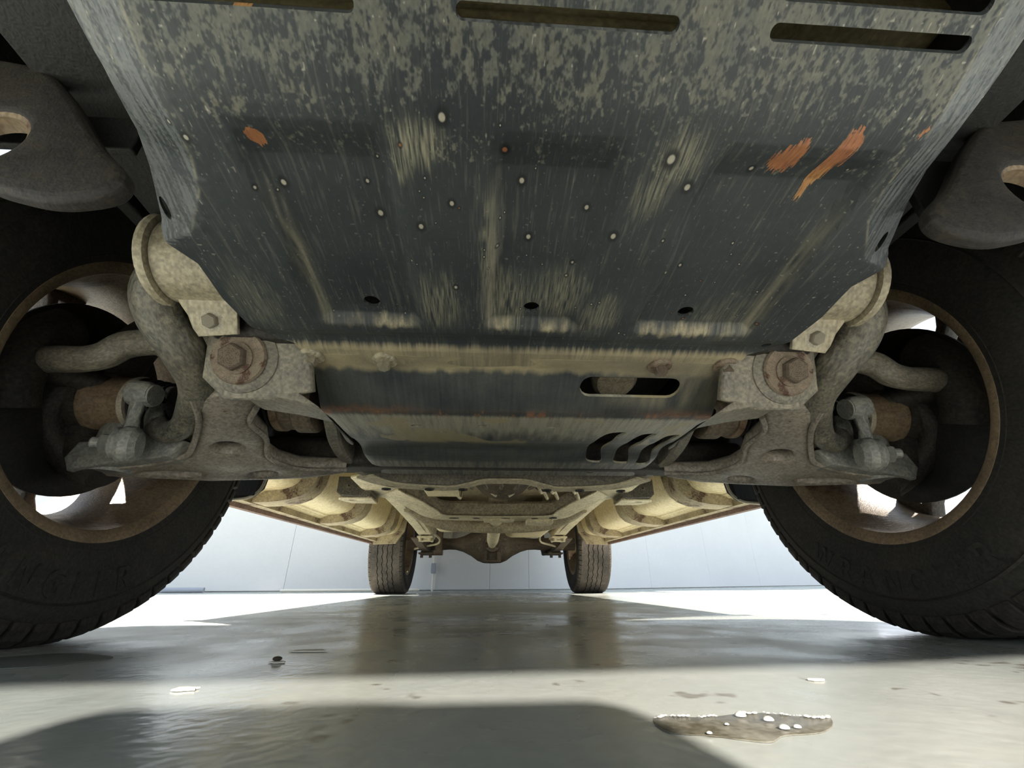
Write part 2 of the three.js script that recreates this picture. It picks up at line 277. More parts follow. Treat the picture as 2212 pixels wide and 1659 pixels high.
const pits = [[-0.013, 0.256, .9], [-0.002, 0.314, .9], [0.049, 0.279, .8], [0.078, 0.299, 1], [-0.029, 0.227, .9], [-0.077, 0.202, 1.1], [-0.074, 0.272, .8], [-0.220, 0.268, .9], [-0.147, 0.263, .6], [-0.104, 0.297, .9], [-0.142, 0.294, 1], [0.106, 0.224, 1.3], [0.129, 0.247, 1], [0.163, 0.342, .6], [0.181, 0.234, .7], [-0.076, 0.372, .7], [-0.274, 0.226, .7]].map(([a, b, r], i) => [a, b, 0.0028 * r, i === 4 ? 0.9 : 0.2]).concat(Array.from({ length: 50 }, () => [(rnd() - 0.5) * 0.6 + SX, 0.2 + 0.26 * rnd(), 0.0007 + 0.0010 * rnd() * rnd(), rnd() * 0.9]));
const skidMat = (() => {
  const W = 2048, H = 1280, X = (u) => u * 0.80 - 0.40, D = (v) => v * 0.52 + 0.03;
  const map = colourMap(W, H, (u, v) => {
    const x = X(u), d = D(v), q = x - SX;
    const line = fbm(u, v, 300, 14, 2, 501), line2 = fbm(u, v, 900, 40, 1, 502), big = fbm(u, v, 7, 6, 4, 503), speck = vnoise(u * 420, v * 150, 420, 150, 504), fine = fbm(u, v, 500, 320, 2, 505);
    let c = mix3(rgb(37, 42, 45), rgb(55, 60, 61), clamp(0.5 + (big - 0.5) * 1.4));
    // road film caked on the front fold and along the rear flange, and in the ends of the pressings
    // road film flecked and caked over the front fold: separate flecks that crowd together forwards
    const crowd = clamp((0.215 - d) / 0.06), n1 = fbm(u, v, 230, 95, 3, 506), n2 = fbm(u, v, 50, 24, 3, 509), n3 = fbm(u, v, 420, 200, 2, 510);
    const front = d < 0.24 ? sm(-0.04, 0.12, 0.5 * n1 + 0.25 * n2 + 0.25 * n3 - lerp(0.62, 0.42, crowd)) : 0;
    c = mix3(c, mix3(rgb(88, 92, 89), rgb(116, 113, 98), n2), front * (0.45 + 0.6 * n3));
    const rag = fbm(u, v, 120, 20, 3, 511); let ends = 0; for (const [a, b] of [[-0.240, -0.132], [-0.046, 0.06], [0.137, 0.265]]) ends = Math.max(ends, sm(a - 0.006, a + 0.006, q) * (1 - sm(b - 0.03, b + 0.004, q)) * sm(0.426, 0.436, d + 0.012 * (rag - 0.5)) * (1 - sm(0.437, 0.446, d + 0.016 * (rag - 0.5))) * sm(0.28, 0.5, fbm(u, v, 26, 4, 3, 512)));
    c = mix3(c, rgb(158, 148, 120), clamp(ends * (0.75 + 0.8 * (line - 0.5) + 0.4 * (fine - 0.5))));
    let rims = 0; for (const a of [-0.243, -0.05, 0.27]) rims = Math.max(rims, Math.exp(-Math.pow((q - a) / 0.0055, 2)) * sm(0.24, 0.36, d) * (1 - sm(0.43, 0.445, d)));
    c = mix3(c, rgb(140, 134, 114), clamp(rims * (0.5 + 1.2 * (line - 0.5))));
    const flange = sm(0.477, 0.487, d + 0.006 * (line - 0.5)); c = mix3(c, rgb(164, 152, 122), clamp(flange * (0.7 + 0.9 * (big - 0.5) + 0.5 * (line - 0.5))));
    let patch = 0; for (const [a, b, rx, rd, s] of dustSpots) patch = Math.max(patch, s * (1 - sm(0.35, 1.1, Math.hypot((x - a) / rx, (d - b) / rd) + 0.8 * (line - 0.5))));
    c = mix3(c, rgb(146, 142, 120), clamp(patch * (0.45 + 1.5 * (line2 - 0.42) + 0.5 * (line - 0.5))));
    c = mix3(c, rgb(136, 132, 118), clamp(sm(0.62, 0.85, line) * 0.16 + sm(0.78, 0.92, line2) * 0.12));
    c = mix3(c, rgb(164, 160, 146), sm(0.90, 0.97, speck) * (0.25 + 0.5 * front + 0.35 * sm(0.2, 0.33, Math.abs(q))));
    const cr = table([[0.02, 0.285], [0.15, 0.288], [0.24, 0.290], [0.27, 0.30], [0.315, 0.332], [0.34, 0.40]], d), side = sm(cr - 0.001, cr + 0.002, Math.abs(q)); c = mix3(c, rgb(112, 116, 115), side * (d < 0.335 ? 1 : 0) * sm(0.30, 0.62, 0.7 * line + 0.3 * fine) * 0.6); c = mix3(c, rgb(150, 144, 120), Math.exp(-Math.pow((Math.abs(q) - table([[0.02, 0.285], [0.15, 0.288], [0.24, 0.290], [0.27, 0.30], [0.315, 0.332], [0.34, 0.40]], d)) / 0.0013, 2)) * sm(0.30, 0.75, fbm(u, v, 20, 60, 4, 513)) * (1 - sm(0.305, 0.318, d)) * 0.5);  // side flange paler: scratches, plus the light on its tilt put into the colour
    for (const [a, b, r, w] of pits) { const t = Math.hypot(x - a, (d - b) * 0.8) / r; if (t < 3) { c = mix3(c, rgb(22, 24, 25), (1 - sm(1.2, 2.6, t)) * 0.8); if (t < 1) c = mix3(c, w > 0.85 ? rgb(150, 96, 60) : rgb(170, 164, 146), 1 - sm(0.6, 1, t)); } }
    const jx = x + 0.004 * (line2 - 0.5), jd = d + 0.010 * (line2 - 0.5) + 0.004 * (fine - 0.5);
    rustShapes.forEach((s, i) => { const jk = i > 1 ? 0.3 : 1; if (inside(s, lerp(x, jx, jk), lerp(d, jd, jk))) c = mix3(mix3(rgb(160, 104, 68), rgb(180, 134, 78), i === 1 ? sm(0.215, 0.25, d) : 0.1), rgb(108, 66, 48), clamp(0.15 + 1.6 * (fbm(u, v, 700, 60, 2, 508) - 0.5) + (i === 0 ? 0.12 : 0))); });
    const k = 0.9 + 0.2 * fine; return [c[0] * k, c[1] * k, c[2] * k];
  });
  const bump = greyMap(1024, 640, (u, v) => 0.5 * fbm(u, v, 220, 30, 2, 521) + 0.5 * fbm(u, v, 160, 110, 2, 522));
  return new THREE.MeshStandardMaterial({ map, roughness: 0.5, bumpMap: bump, bumpScale: 0.0005 });
})();
{
  const root = part('skid_plate', 'black pressed steel skid plate with dust, scratches and two orange rust patches');
  const nd = 150, nx = 150;
  const g = sheet((u, v) => { const d = lerp(0.03, 0.522, v), x = SX + (u * 2 - 1) * plateHalf(d); return V(x, skidY(x, d), d); }, nx, nd, 0.004, skidUV);
  const cuts = [];
  for (const [d0, d1] of [[0.1417, 0.1507], [0.1230, 0.1322], [0.1045, 0.1135], [0.086, 0.095]]) for (const [a, b] of [[-0.2665, -0.1295], [-0.0645, 0.0845], [0.1475, 0.291]]) cuts.push(slotPath(a, b, d0, d1));
  for (const [x, d] of [[-0.176, 0.4115], [0.0105, 0.4125], [0.198, 0.412]]) cuts.push(ring(x, d, 0.0095, 0.0085));
  cuts.push(ring(-0.342, 0.303, 0.0045, 0.009), ring(0.356, 0.303, 0.0045, 0.009), ring(0.326, 0.461, 0.006, 0.006));
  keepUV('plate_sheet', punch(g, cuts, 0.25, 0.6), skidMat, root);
  for (const [x, d] of [[-0.2745, 0.506], [0.291, 0.504], [-0.1794, 0.511], [0.1994, 0.509]]) mesh('flange_bolt', aim(hexHead(0.0092, 0.014, 1.8), V(x, plateY(d) + 0.001, d), new THREE.Vector3(0, -1, 0.15)), x > 0 ? M.boltRust : M.clamp, root);
}

// --- guard plate behind it, stepping down towards the gearbox
const guardRows = [[0.50, 0.353], [0.526, 0.349], [0.54, 0.343], [0.585, 0.3195], [0.60, 0.3125], [0.615, 0.310], [0.73, 0.3095], [0.755, 0.3125], [0.795, 0.3125], [0.82, 0.303], [0.93, 0.294]];
const guardMat = (() => {
  const X = (u) => u * 0.7 - 0.35 + SX, D = (v) => v * 0.5 + 0.47;
  const map = colourMap(1024, 1024, (u, v) => {
    const x = X(u), d = D(v), line = fbm(u, v, 180, 12, 3, 531), big = fbm(u, v, 8, 8, 4, 532), fine = fbm(u, v, 300, 200, 2, 533), rag = fbm(u, v, 60, 10, 3, 534);
    let c = mix3(rgb(44, 50, 54), rgb(82, 84, 80), clamp(0.5 + (big - 0.5) * 1.6 + (line - 0.5) * 0.8));
    c = mix3(c, rgb(160, 148, 118), (1 - sm(0.525, 0.537, d + 0.014 * (rag - 0.5))) * clamp(0.8 + (big - 0.5)));
    c = mix3(c, rgb(126, 120, 102), sm(0.08, 0.22, x) * sm(0.6, 0.57, d) * clamp(0.5 + 1.4 * (rag - 0.5)));
    c = mix3(c, rgb(150, 146, 128), sm(0.606, 0.618, d + 0.008 * (line - 0.5)) * (1 - sm(0.66, 0.735, d + 0.10 * (rag - 0.5))) * clamp(0.85 + (line - 0.5)));
    c = mix3(c, rgb(150, 138, 104), sm(0.60, 0.66, fbm(u, v, 9, 7, 4, 535)) * sm(0.61, 0.63, d) * (1 - sm(0.74, 0.77, d)) * 0.8);
    c = mix3(c, rgb(128, 124, 112), sm(0.835, 0.85, d) * clamp(0.45 + 1.4 * (line - 0.5)));
    const rustBand = Math.exp(-Math.pow((d - 0.600 - 0.02 * (rag - 0.5)) / 0.0075, 2)) * clamp(sm(-0.08, -0.28, x) + 1.2 * sm(0.17, 0.29, x) + 0.1 + sm(0.66, 0.7, rag));
    c = mix3(c, mix3(rgb(146, 108, 82), rgb(98, 72, 56), fine), clamp(rustBand * (0.2 + 1.3 * rag)));
    c = mix3(c, rgb(146, 112, 82), sm(0.15, 0.2, x) * sm(0.83, 0.85, d) * sm(0.5, 0.66, big) * 0.7);
    const k = 0.9 + 0.2 * fine; return [c[0] * k, c[1] * k, c[2] * k];
  });
  return new THREE.MeshStandardMaterial({ map, roughness: 0.45, bumpMap: grainBump, bumpScale: 0.0006 });
})();
{
  const root = part('guard_plate', 'stepped dark guard plate with a long slot, three hooked slots and a rusty bend');
  const half = (d) => table([[0.50, 0.288], [0.60, 0.299], [0.64, 0.294], [0.80, 0.292], [0.93, 0.285]], d);
  const ys = new THREE.CatmullRomCurve3(guardRows.map((r) => new THREE.Vector3(r[0], r[1], 0)), false, 'centripetal').getPoints(200);
  const yAt = (d) => table(ys.map((p) => [p.x, p.y]), d);
  const ydense = Array.from({ length: 131 }, (_, j) => yAt(lerp(0.502, 0.93, j / 130)));
  const g = sheet((u, v) => { const d = lerp(0.502, 0.93, v), x = SX + (u * 2 - 1) * half(d); const q = Math.abs(x - SX), y = ydense[Math.round(v * 130)] + 0.25 * Math.max(0, q - half(d) + 0.012) * sm(0.6, 0.64, d); return V(x, y, d); }, 60, 130, 0.004, (p) => [(p.x - SX + 0.35) / 0.7, (-p.z - 0.47) / 0.5]);
  const cuts = [slotPath(0.0945, 0.2437, 0.5355, 0.568)];
  const round = (pts) => shapeOf(pts, true).getPoints(1).map((p) => [p.x, p.y]);
  cuts.push(...[[[0.154, 0.745], [0.160, 0.70], [0.1717, 0.677], [0.197, 0.673], [0.190, 0.70], [0.189, 0.745], [0.184, 0.79], [0.191, 0.837], [0.165, 0.832], [0.155, 0.79]], [[0.2166, 0.750], [0.221, 0.705], [0.230, 0.681], [0.252, 0.677], [0.246, 0.70], [0.243, 0.75], [0.239, 0.79], [0.248, 0.840], [0.220, 0.836], [0.215, 0.79]], [[0.266, 0.760], [0.269, 0.715], [0.276, 0.687], [0.294, 0.682], [0.291, 0.71], [0.290, 0.76], [0.288, 0.80], [0.293, 0.845], [0.270, 0.847], [0.265, 0.80]]].map(round));
  for (const [x, d] of [[-0.1543, 0.6555], [-0.0453, 0.652], [0.0649, 0.652], [-0.1589, 0.898], [-0.0428, 0.899], [0.0674, 0.895], [0.186, 0.909]]) cuts.push(ring(x, d, 0.0095, 0.0055, 12));
  keepUV('guard_sheet', punch(g, cuts, 0.2, 0.6), guardMat, root);
  for (const s of [-1, 1]) { // curled side ear at the bend
    const ear = sheet((u, v) => { const d = lerp(0.605, 0.775, u), k = v * 1.5; return V(SX + s * (0.300 + 0.012 * Math.sin(k) + 0.02 * Math.sin(u * Math.PI) * v), 0.311 + 0.012 * (1 - Math.cos(k)) + 0.035 * v * Math.sin(Math.PI * Math.min(1, u * 1.05)), d); }, 24, 12, 0.003, (p) => [p.x, -p.z]);
    ear.computeVertexNormals(); mesh('side_ear', toCreasedNormals(ear, 0.8), M.galv, root);
  }
}

// --- things just above the plates
{
  mesh('radiator_support', join(box(-0.23, 0.17, 0.470, 0.515, 0.173, 0.215, 0.006), box(-0.23, 0.17, 0.480, 0.53, 0.169, 0.21, 0.004), box(-0.48, 0.48, 0.52, 0.58, 0.17, 0.23, 0.01)).translate(SX, 0, 0), M.olive, truck, 'olive beam glimpsed through the slots of the skid plate');
  mesh('front_crossmember', join(box(-0.40, 0.40, 0.360, 0.43, 0.47, 0.575, 0.012), box(-0.29, 0.29, 0.40, 0.66, 0.60, 1.05, 0.03)).translate(MID, 0, 0), M.dark, truck);
  mesh('lower_crossmember', join(box(-0.52, 0.52, 0.296, 0.36, 0.87, 0.95, 0.015), box(-0.52, 0.52, 0.36, 0.46, 0.90, 0.98, 0.015)).translate(MID, 0, 0), M.dark, truck);
  mesh('oil_filter', aim(lathe([[0, 0], [0.030, 0.003], [0.037, 0.012], [0.038, 0.09], [0, 0.09]], 32), V(0.165, 0.365, 0.60), new THREE.Vector3(0, 0.9, -0.5)), M.clamp, truck);
}

// --- suspension, one set per side
both((R, side, s) => {
  const k = side === 'left' ? 'left' : 'right';
  // anti-roll bar bush clamp
  const clampRoot = part('bush_clamp', 'tan curved bush clamp with one bolt beside the ' + k + ' edge of the skid plate');
  const C = [0.437, 0.43];                                  // centre of the bush in (y, d)
  const strap = [];
  const prof = []; for (let i = 0; i <= 26; i++) { const a = -0.35 * Math.PI + i / 26 * 1.15 * Math.PI; prof.push([Math.cos(a + Math.PI) * 0.050, Math.sin(a + Math.PI) * 0.050]); }
  // strap: a band bent round the bush, 40 mm wide along x, with rolled outer rim and a flat foot
  const bandAt = (r0, r1, x0, x1) => alongXband(r0, r1, x0, x1, C);
  function alongXband(r0, r1, x0, x1, c) { return aim(lathe([[r0, 0], [r1, 0], [r1, x1 - x0], [r0, x1 - x0], [r0, 0]], 40), V(x0, c[0], c[1]), new THREE.Vector3(1, 0, 0)); }
  mesh('strap', R(join(bandAt(0.030, 0.050, 0.352, 0.428), aim(lathe([[0.030, 0], [0.0565, 0.002], [0.058, 0.007], [0.0565, 0.012], [0.049, 0.012], [0.030, 0.012]], 40), V(0.428, C[0], C[1]), new THREE.Vector3(1, 0, 0)))), M.clamp, clampRoot);
  const foot = plate(shapeOf([[0.355, 0.004], [0.402, 0.0], [0.408, 0.010], [0.412, 0.026], [0.420, 0.040], [0.424, 0.055], [0.350, 0.06]], false), 0.006, 0.0015, V(0, 0.356, 0.470), new THREE.Vector3(1, 0, 0), new THREE.Vector3(0, 0.80, 0.6).normalize(), new THREE.Vector3(0, -0.6, 0.8).normalize());
  mesh('foot', R(foot), M.clamp, clampRoot);
  mesh('clamp_bolt', R(aim(hexHead(0.0095, 0.010, 1.7), V(0.384, 0.370, 0.455), new THREE.Vector3(0, -0.6, 0.8))), M.bolt, clampRoot);
  // pivot bracket and the front pivot of the lower arm
  const piv = part('pivot_bracket', 'grey brown pivot bracket with a large rusty bolt on the ' + k + ' side');
  const ax = new THREE.Vector3(0, -0.35, 0.94).normalize();
  mesh('bracket_housing', R(join(
    aim(lathe([[0, -0.06], [0.046, -0.06], [0.048, -0.01], [0.045, 0.0], [0.038, 0.004], [0, 0.004]], 40), V(0.362, 0.340, 0.495), ax),
    plate(shapeOf([[-0.045, 0.05], [-0.03, 0.075], [0.03, 0.07], [0.075, 0.02], [0.085, 0.01], [0.090, -0.035], [0.040, -0.048], [-0.02, -0.048], [-0.05, -0.02]].map((p) => [-p[0], p[1]])), 0.014, 0.004, V(0.362, 0.340, 0.512), new THREE.Vector3(1, 0, 0), new THREE.Vector3(0, 0.94, 0.35).normalize(), ax))), M.bracket, piv);
  const tip = across([[0.262, 0.283], [0.300, 0.308], [0.33, 0.318], [0.372, 0.306], [0.36, 0.300], [0.31, 0.293]], 0.512, 0.575, 0.002);
  mesh('bracket_tongue', R(tip), M.bracket, piv);
  mesh('washer', R(aim(lathe([[0.012, 0], [0.033, 0], [0.035, 0.003], [0.033, 0.006], [0.030, 0.0045], [0.012, 0.0045]], 36), V(0.362, 0.340, 0.495).addScaledVector(ax, 0.004), ax)), M.boltRust, piv);
  mesh('pivot_bolt', R(aim(hexHead(0.0175, 0.014, 1.2), V(0.364, 0.339, 0.495).addScaledVector(ax, 0.009), ax)), M.boltRust, piv);
  // lower control arm
  const arm = part('lower_control_arm', 'pressed steel lower control arm reaching to the ' + k + ' front wheel');
  const A = new THREE.Vector3(0.36, 0.335, -0.50), B = new THREE.Vector3(0.62, 0.25, -0.73), E = new THREE.Vector3(0.30, 0.28, -0.95);
  const nrm = B.clone().sub(A).cross(E.clone().sub(A)).normalize(); if (nrm.y < 0) nrm.negate();
  const ex = new THREE.Vector3(1, -nrm.x / nrm.y, 0).normalize(), ey = nrm.clone().cross(ex).normalize(); if (ey.z > 0) ey.negate();
  const to2 = (x, d) => { const y = A.y - (nrm.x * (x - A.x) + nrm.z * (-d - A.z)) / nrm.y, p = new THREE.Vector3(x, y, -d).sub(A); return [p.dot(ex), p.dot(ey)]; };
  const outline = [[0.452, 0.560], [0.470, 0.609], [0.512, 0.676], [0.54, 0.708], [0.589, 0.716], [0.642, 0.712], [0.683, 0.688], [0.702, 0.724], [0.639, 0.768], [0.56, 0.822], [0.48, 0.856], [0.413, 0.882], [0.338, 0.890], [0.330, 0.868], [0.405, 0.828], [0.428, 0.790], [0.433, 0.755], [0.412, 0.693], [0.413, 0.640], [0.388, 0.602], [0.384, 0.556]].map((p) => to2(...p));
  const sh = shapeOf(outline, false), c1 = to2(0.478, 0.709), c2 = to2(0.592, 0.767), c3 = to2(0.468, 0.826);
  sh.holes = [oval(...c1, 0.020, 0.020), oval(...c2, 0.040, 0.0075, -0.50), oval(...c3, 0.019, 0.010, -0.4)];
  mesh('arm_pressing', R(plate(sh, 0.032, 0.011, A, ex, ey, nrm)), M.arm, arm);
  const rim = outline.map(([a, b]) => A.clone().addScaledVector(ex, a).addScaledVector(ey, b));
  mesh('arm_lip', R(join(tube(rim.slice(0, 6), 0.0045, 40, 8), tube(rim.slice(13, 20), 0.0045, 40, 8))), M.arm, arm);
  mesh('ball_joint_plate', R(join(across([[0.555, 0.262], [0.70, 0.238], [0.712, 0.258], [0.700, 0.285], [0.62, 0.292], [0.56, 0.302], [0.535, 0.288]], 0.688, 0.735, 0.006), aim(lathe([[0, -0.02], [0.03, -0.02], [0.034, 0.0], [0.032, 0.05], [0.018, 0.075], [0, 0.075]], 28), V(0.665, 0.262, 0.725), new THREE.Vector3(0, 1, 0)))), M.galv, arm);
  // anti-roll bar end, drop link
  mesh('anti_roll_bar', R(tube([V(0.30, 0.436, 0.428), V(0.40, 0.436, 0.430), V(0.436, 0.427, 0.434), V(0.456, 0.406, 0.446), V(0.452, 0.378, 0.463), V(0.438, 0.352, 0.492), V(0.447, 0.332, 0.550), V(0.485, 0.314, 0.610), V(0.514, 0.298, 0.644), V(0.551, 0.295, 0.668), V(0.584, 0.311, 0.685)], [[0, 0.027], [0.28, 0.027], [0.42, 0.0265], [0.55, 0.025], [0.7, 0.021], [0.85, 0.018], [1, 0.017]], 90, 22)), M.bar, truck, 'thick dusty anti-roll bar curving down out of the ' + k + ' clamp');
  const eye = part('drop_link', 'grey drop link with two ball joints and a stepped nut inside the ' + k + ' front wheel');
  mesh('bar_eye', R(join(tube([V(0.582, 0.308, 0.683), V(0.598, 0.332, 0.690), V(0.602, 0.365, 0.700), V(0.602, 0.382, 0.705)], [[0, 0.017], [0.5, 0.012], [1, 0.013]], 16, 14), aim(lathe([[0, -0.012], [0.016, -0.012], [0.017, 0], [0.016, 0.012], [0, 0.012]], 24), V(0.600, 0.372, 0.702), new THREE.Vector3(1, 0, 0)))), M.galv, eye);
  mesh('upper_joint', R(join(aim(lathe([[0, -0.018], [0.016, -0.018], [0.020, -0.010], [0.020, 0.012], [0.014, 0.018], [0, 0.018]], 28), V(0.592, 0.350, 0.642), new THREE.Vector3(1, 0.1, 0)), aim(lathe([[0, 0], [0.017, 0], [0.019, 0.006], [0.014, 0.012], [0, 0.012]], 24), V(0.572, 0.348, 0.645), new THREE.Vector3(1, 0.1, 0)))), M.galv, eye);
  mesh('link_rod', R(tube([V(0.592, 0.340, 0.642), V(0.589, 0.31, 0.641), V(0.584, 0.278, 0.64)], [[0, 0.011], [0.5, 0.0085], [1, 0.012]], 16, 14)), M.galv, eye);
  mesh('lower_joint', R(aim(lathe([[0, -0.014], [0.020, -0.014], [0.027, -0.007], [0.028, 0.004], [0.023, 0.012], [0, 0.012]], 32), V(0.580, 0.266, 0.64), new THREE.Vector3(0.9, -0.06, 0.35))), M.galv, eye);
  mesh('link_nut', R(join(aim(lathe([[0, 0], [0.024, 0], [0.025, 0.003], [0.021, 0.007], [0, 0.007]], 28), V(0.591, 0.266, 0.636), new THREE.Vector3(0.9, -0.06, 0.4)), aim(hexHead(0.0145, 0.014, 1.25), V(0.597, 0.2655, 0.633), new THREE.Vector3(0.9, -0.06, 0.4)), aim(lathe([[0, 0], [0.008, 0], [0.008, 0.02], [0.006, 0.022], [0, 0.022]], 16), V(0.600, 0.2655, 0.632), new THREE.Vector3(0.9, -0.06, 0.4)))), M.galv, eye);
  // tie rod
  const rod = part('tie_rod', 'dusty cranked tie rod end leading into the ' + k + ' front wheel');
  mesh('rod_end', R(tube([V(0.80, 0.394, 0.63), V(0.71, 0.389, 0.606), V(0.655, 0.388, 0.60), V(0.632, 0.395, 0.60), V(0.612, 0.412, 0.60), V(0.58, 0.419, 0.60), V(0.545, 0.420, 0.60)], [[0, 0.020], [0.3, 0.021], [0.55, 0.020], [0.75, 0.021], [1, 0.020]], 50, 16)), M.bracket, rod);
  mesh('lock_nut', R(join(alongX([[0, 0], [0.024, 0], [0.026, 0.004], [0.024, 0.010], [0, 0.010]], 0.552, 0.420, 0.60, 6), alongX([[0, 0], [0.019, 0], [0.019, 0.016], [0, 0.016]], 0.530, 0.420, 0.60, 18))), M.bracket, rod);
  mesh('rod_shank', R(tube([V(0.545, 0.420, 0.60), V(0.45, 0.423, 0.598), V(0.30, 0.426, 0.595)], 0.013, 12, 14)), M.bracket, rod);
  // drive shaft
  const ds = part('drive_shaft', 'drive shaft with ribbed rubber boots behind the ' + k + ' control arm');
  mesh('outer_cup', R(alongX([[0, 0], [0.040, 0], [0.046, 0.006], [0.046, 0.045], [0.052, 0.055], [0.052, 0.075], [0, 0.075]], 0.648, 0.362, 0.718, 44)), M.rim, ds);
  mesh('outer_ring', R(alongX([[0.030, -0.003], [0.0475, -0.003], [0.0485, 0.001], [0.0475, 0.006], [0.030, 0.006]], 0.648, 0.362, 0.718, 44)), M.bolt, ds);
  const ribs = []; for (let i = 0; i < 7; i++) { const x = i * 0.014, r = 0.046 - i * 0.0028; ribs.push([r - 0.009, x], [r, x + 0.005], [r, x + 0.008], [r - 0.010, x + 0.014]); }
  const bootRows = [[0, 0], ...ribs, [0.02, 0.10], [0, 0.10]];
  mesh('outer_boot', R(aim(lathe(bootRows, 44), V(0.646, 0.362, 0.718), new THREE.Vector3(-1, 0, 0))), M.black, ds);
  mesh('inner_boot', R(alongX(bootRows, 0.405, 0.362, 0.70, 44)), M.black, ds);
  mesh('shaft_bar', R(alongX([[0, 0], [0.0145, 0], [0.0145, 0.12], [0, 0.12]], 0.48, 0.362, 0.708, 20)), M.dark, ds);
  mesh('inner_cup', R(alongX([[0, 0], [0.048, 0], [0.051, 0.004], [0.051, 0.030], [0.046, 0.034], [0.046, 0.062], [0, 0.062]], 0.338, 0.362, 0.70, 44)), M.axle, ds);
  mesh('cup_band', R(alongX([[0.04, 0], [0.049, 0], [0.049, 0.012], [0.04, 0.012]], 0.392, 0.362, 0.70, 44)), M.rim, ds);
  // knuckle, brake
  const kn = part('steering_knuckle', 'dark steering knuckle and brake inside the ' + k + ' front wheel');
  mesh('knuckle_casting', R(join(tube([V(0.668, 0.245, 0.728), V(0.71, 0.275, 0.725), V(0.742, 0.33, 0.725), V(0.742, 0.40, 0.73), V(0.715, 0.50, 0.74), V(0.64, 0.60, 0.75)], [[0, 0.032], [0.25, 0.034], [0.5, 0.045], [0.75, 0.034], [1, 0.03]], 40, 16), tube([V(0.735, 0.37, 0.68), V(0.752, 0.34, 0.672), V(0.750, 0.30, 0.69), V(0.725, 0.26, 0.72), V(0.69, 0.235, 0.74)], [[0, 0.026], [0.4, 0.02], [1, 0.024]], 30, 12), tube([V(0.70, 0.38, 0.70), V(0.73, 0.386, 0.66), V(0.755, 0.390, 0.615)], 0.022, 16, 12), alongX([[0, 0], [0.062, 0], [0.066, 0.01], [0.066, 0.03], [0, 0.03]], 0.715, 0.370, 0.7236, 40))), M.dark, kn);
  mesh('brake_shield', R(alongX([[0.05, 0.002], [0.10, 0.0], [0.152, 0.004], [0.166, 0.012], [0.166, 0.016], [0.152, 0.009], [0.05, 0.006]], 0.742, 0.372, 0.7236, 60)), M.black, kn);
  mesh('brake_disc', R(alongX([[0.05, 0], [0.150, 0], [0.152, 0.002], [0.152, 0.026], [0.150, 0.028], [0.05, 0.028]], 0.758, 0.372, 0.7236, 60)), M.dark, kn);
  const cal = []; for (let i = 0; i <= 10; i++) { const a = 0.15 + i / 10 * 1.25; cal.push([a]); }
  mesh('brake_caliper', R(tube(Array.from({ length: 7 }, (_, i) => { const a = -0.5 + i / 6 * 1.3; return V(0.75, 0.372 + Math.sin(a) * 0.125, 0.7236 - Math.cos(a) * 0.125); }), 0.036, 30, 14)), M.dark, kn);
  mesh('brake_hose', R(tube([V(0.56, 0.62, 0.78), V(0.60, 0.50, 0.70), V(0.66, 0.46, 0.66), V(0.71, 0.40, 0.65)], 0.007, 24, 8)), M.black, kn);
  // upper arm and coil
  mesh('upper_control_arm', R(tube([V(0.42, 0.60, 0.60), V(0.55, 0.625, 0.68), V(0.64, 0.61, 0.745), V(0.55, 0.625, 0.82), V(0.42, 0.60, 0.90)], 0.022, 30, 12)), M.dark, truck);
  mesh('shock_absorber', R(tube([V(0.50, 0.30, 0.77), V(0.485, 0.45, 0.775), V(0.47, 0.80, 0.78)], [[0, 0.028], [0.3, 0.032], [0.35, 0.06], [1, 0.065]], 30, 18)), M.black, truck);
  // corner bracket of the bumper, with its pierced boss
  const bb = part('bumper_bracket', 'dark dusty bumper corner piece with a round hole beside the ' + k + ' of the skid plate');
  const bo = [[0.62, 0.40], [0.60, 0.46], [0.535, 0.497], [0.47, 0.492], [0.435, 0.482], [0.40, 0.45], [0.352, 0.39], [0.322, 0.358], [0.325, 0.341], [0.36, 0.329], [0.40, 0.336], [0.44, 0.35], [0.52, 0.36], [0.60, 0.37]];
  const bs = shapeOf(bo, true); bs.holes = [oval(0.440, 0.394, 0.029, 0.029)];
  mesh('bracket_face', R(plate(bs, 0.016, 0.006, V(0, 0, 0.252), new THREE.Vector3(1, 0, 0), new THREE.Vector3(0, 1, 0), new THREE.Vector3(0, 0, 1))), M.plastic, bb);
  mesh('boss_ring', R(aim(lathe([[0.026, -0.008], [0.032, -0.008], [0.033, 0.004], [0.031, 0.007], [0.027, 0.005], [0.026, -0.008]], 40), V(0.440, 0.394, 0.245), new THREE.Vector3(0, 0, 1))), M.rim, bb);
  mesh('added_hole_backing', R(box(0.37, 0.64, s > 0 ? 0.375 : 0.432, 0.53, 0.272, 0.280, 0.002)), M.liner, truck);  // added black panel that darkens the bracket hole from behind
  mesh('bumper_stay', R(join(box(0.37, 0.46, 0.47, 0.53, -0.12, 0.155, 0.01), box(0.40, 0.66, 0.52, 0.56, 0.08, 0.17, 0.01))), M.olive, truck);
  // inner wheel arch
  const arch = []; for (let i = 0; i <= 20; i++) { const a = -0.12 * Math.PI + i / 20 * 1.2 * Math.PI; arch.push([0.7236 - Math.cos(a) * 0.455, 0.40 + Math.sin(a) * 0.455]); }
  const lin = sheet((u, v) => { const i = v * 20, n = Math.min(19, Math.floor(i)), f = i - n; const ay = lerp(arch[n][1], arch[n + 1][1], f); return V(lerp(lerp(0.655, 0.50, sm(0.42, 0.58, ay)), 0.905, u), ay, lerp(arch[n][0], arch[n + 1][0], f)); }, 2, 40, 0.008, (p) => [p.x, p.z]); lin.computeVertexNormals();
  mesh('wheel_arch_liner', R(join(toCreasedNormals(lin, 0.6), box(0.49, 0.51, 0.50, 0.98, 0.22, 1.24, 0.004))), M.liner, truck, 'black inner wheel arch above the ' + k + ' front tyre');
});

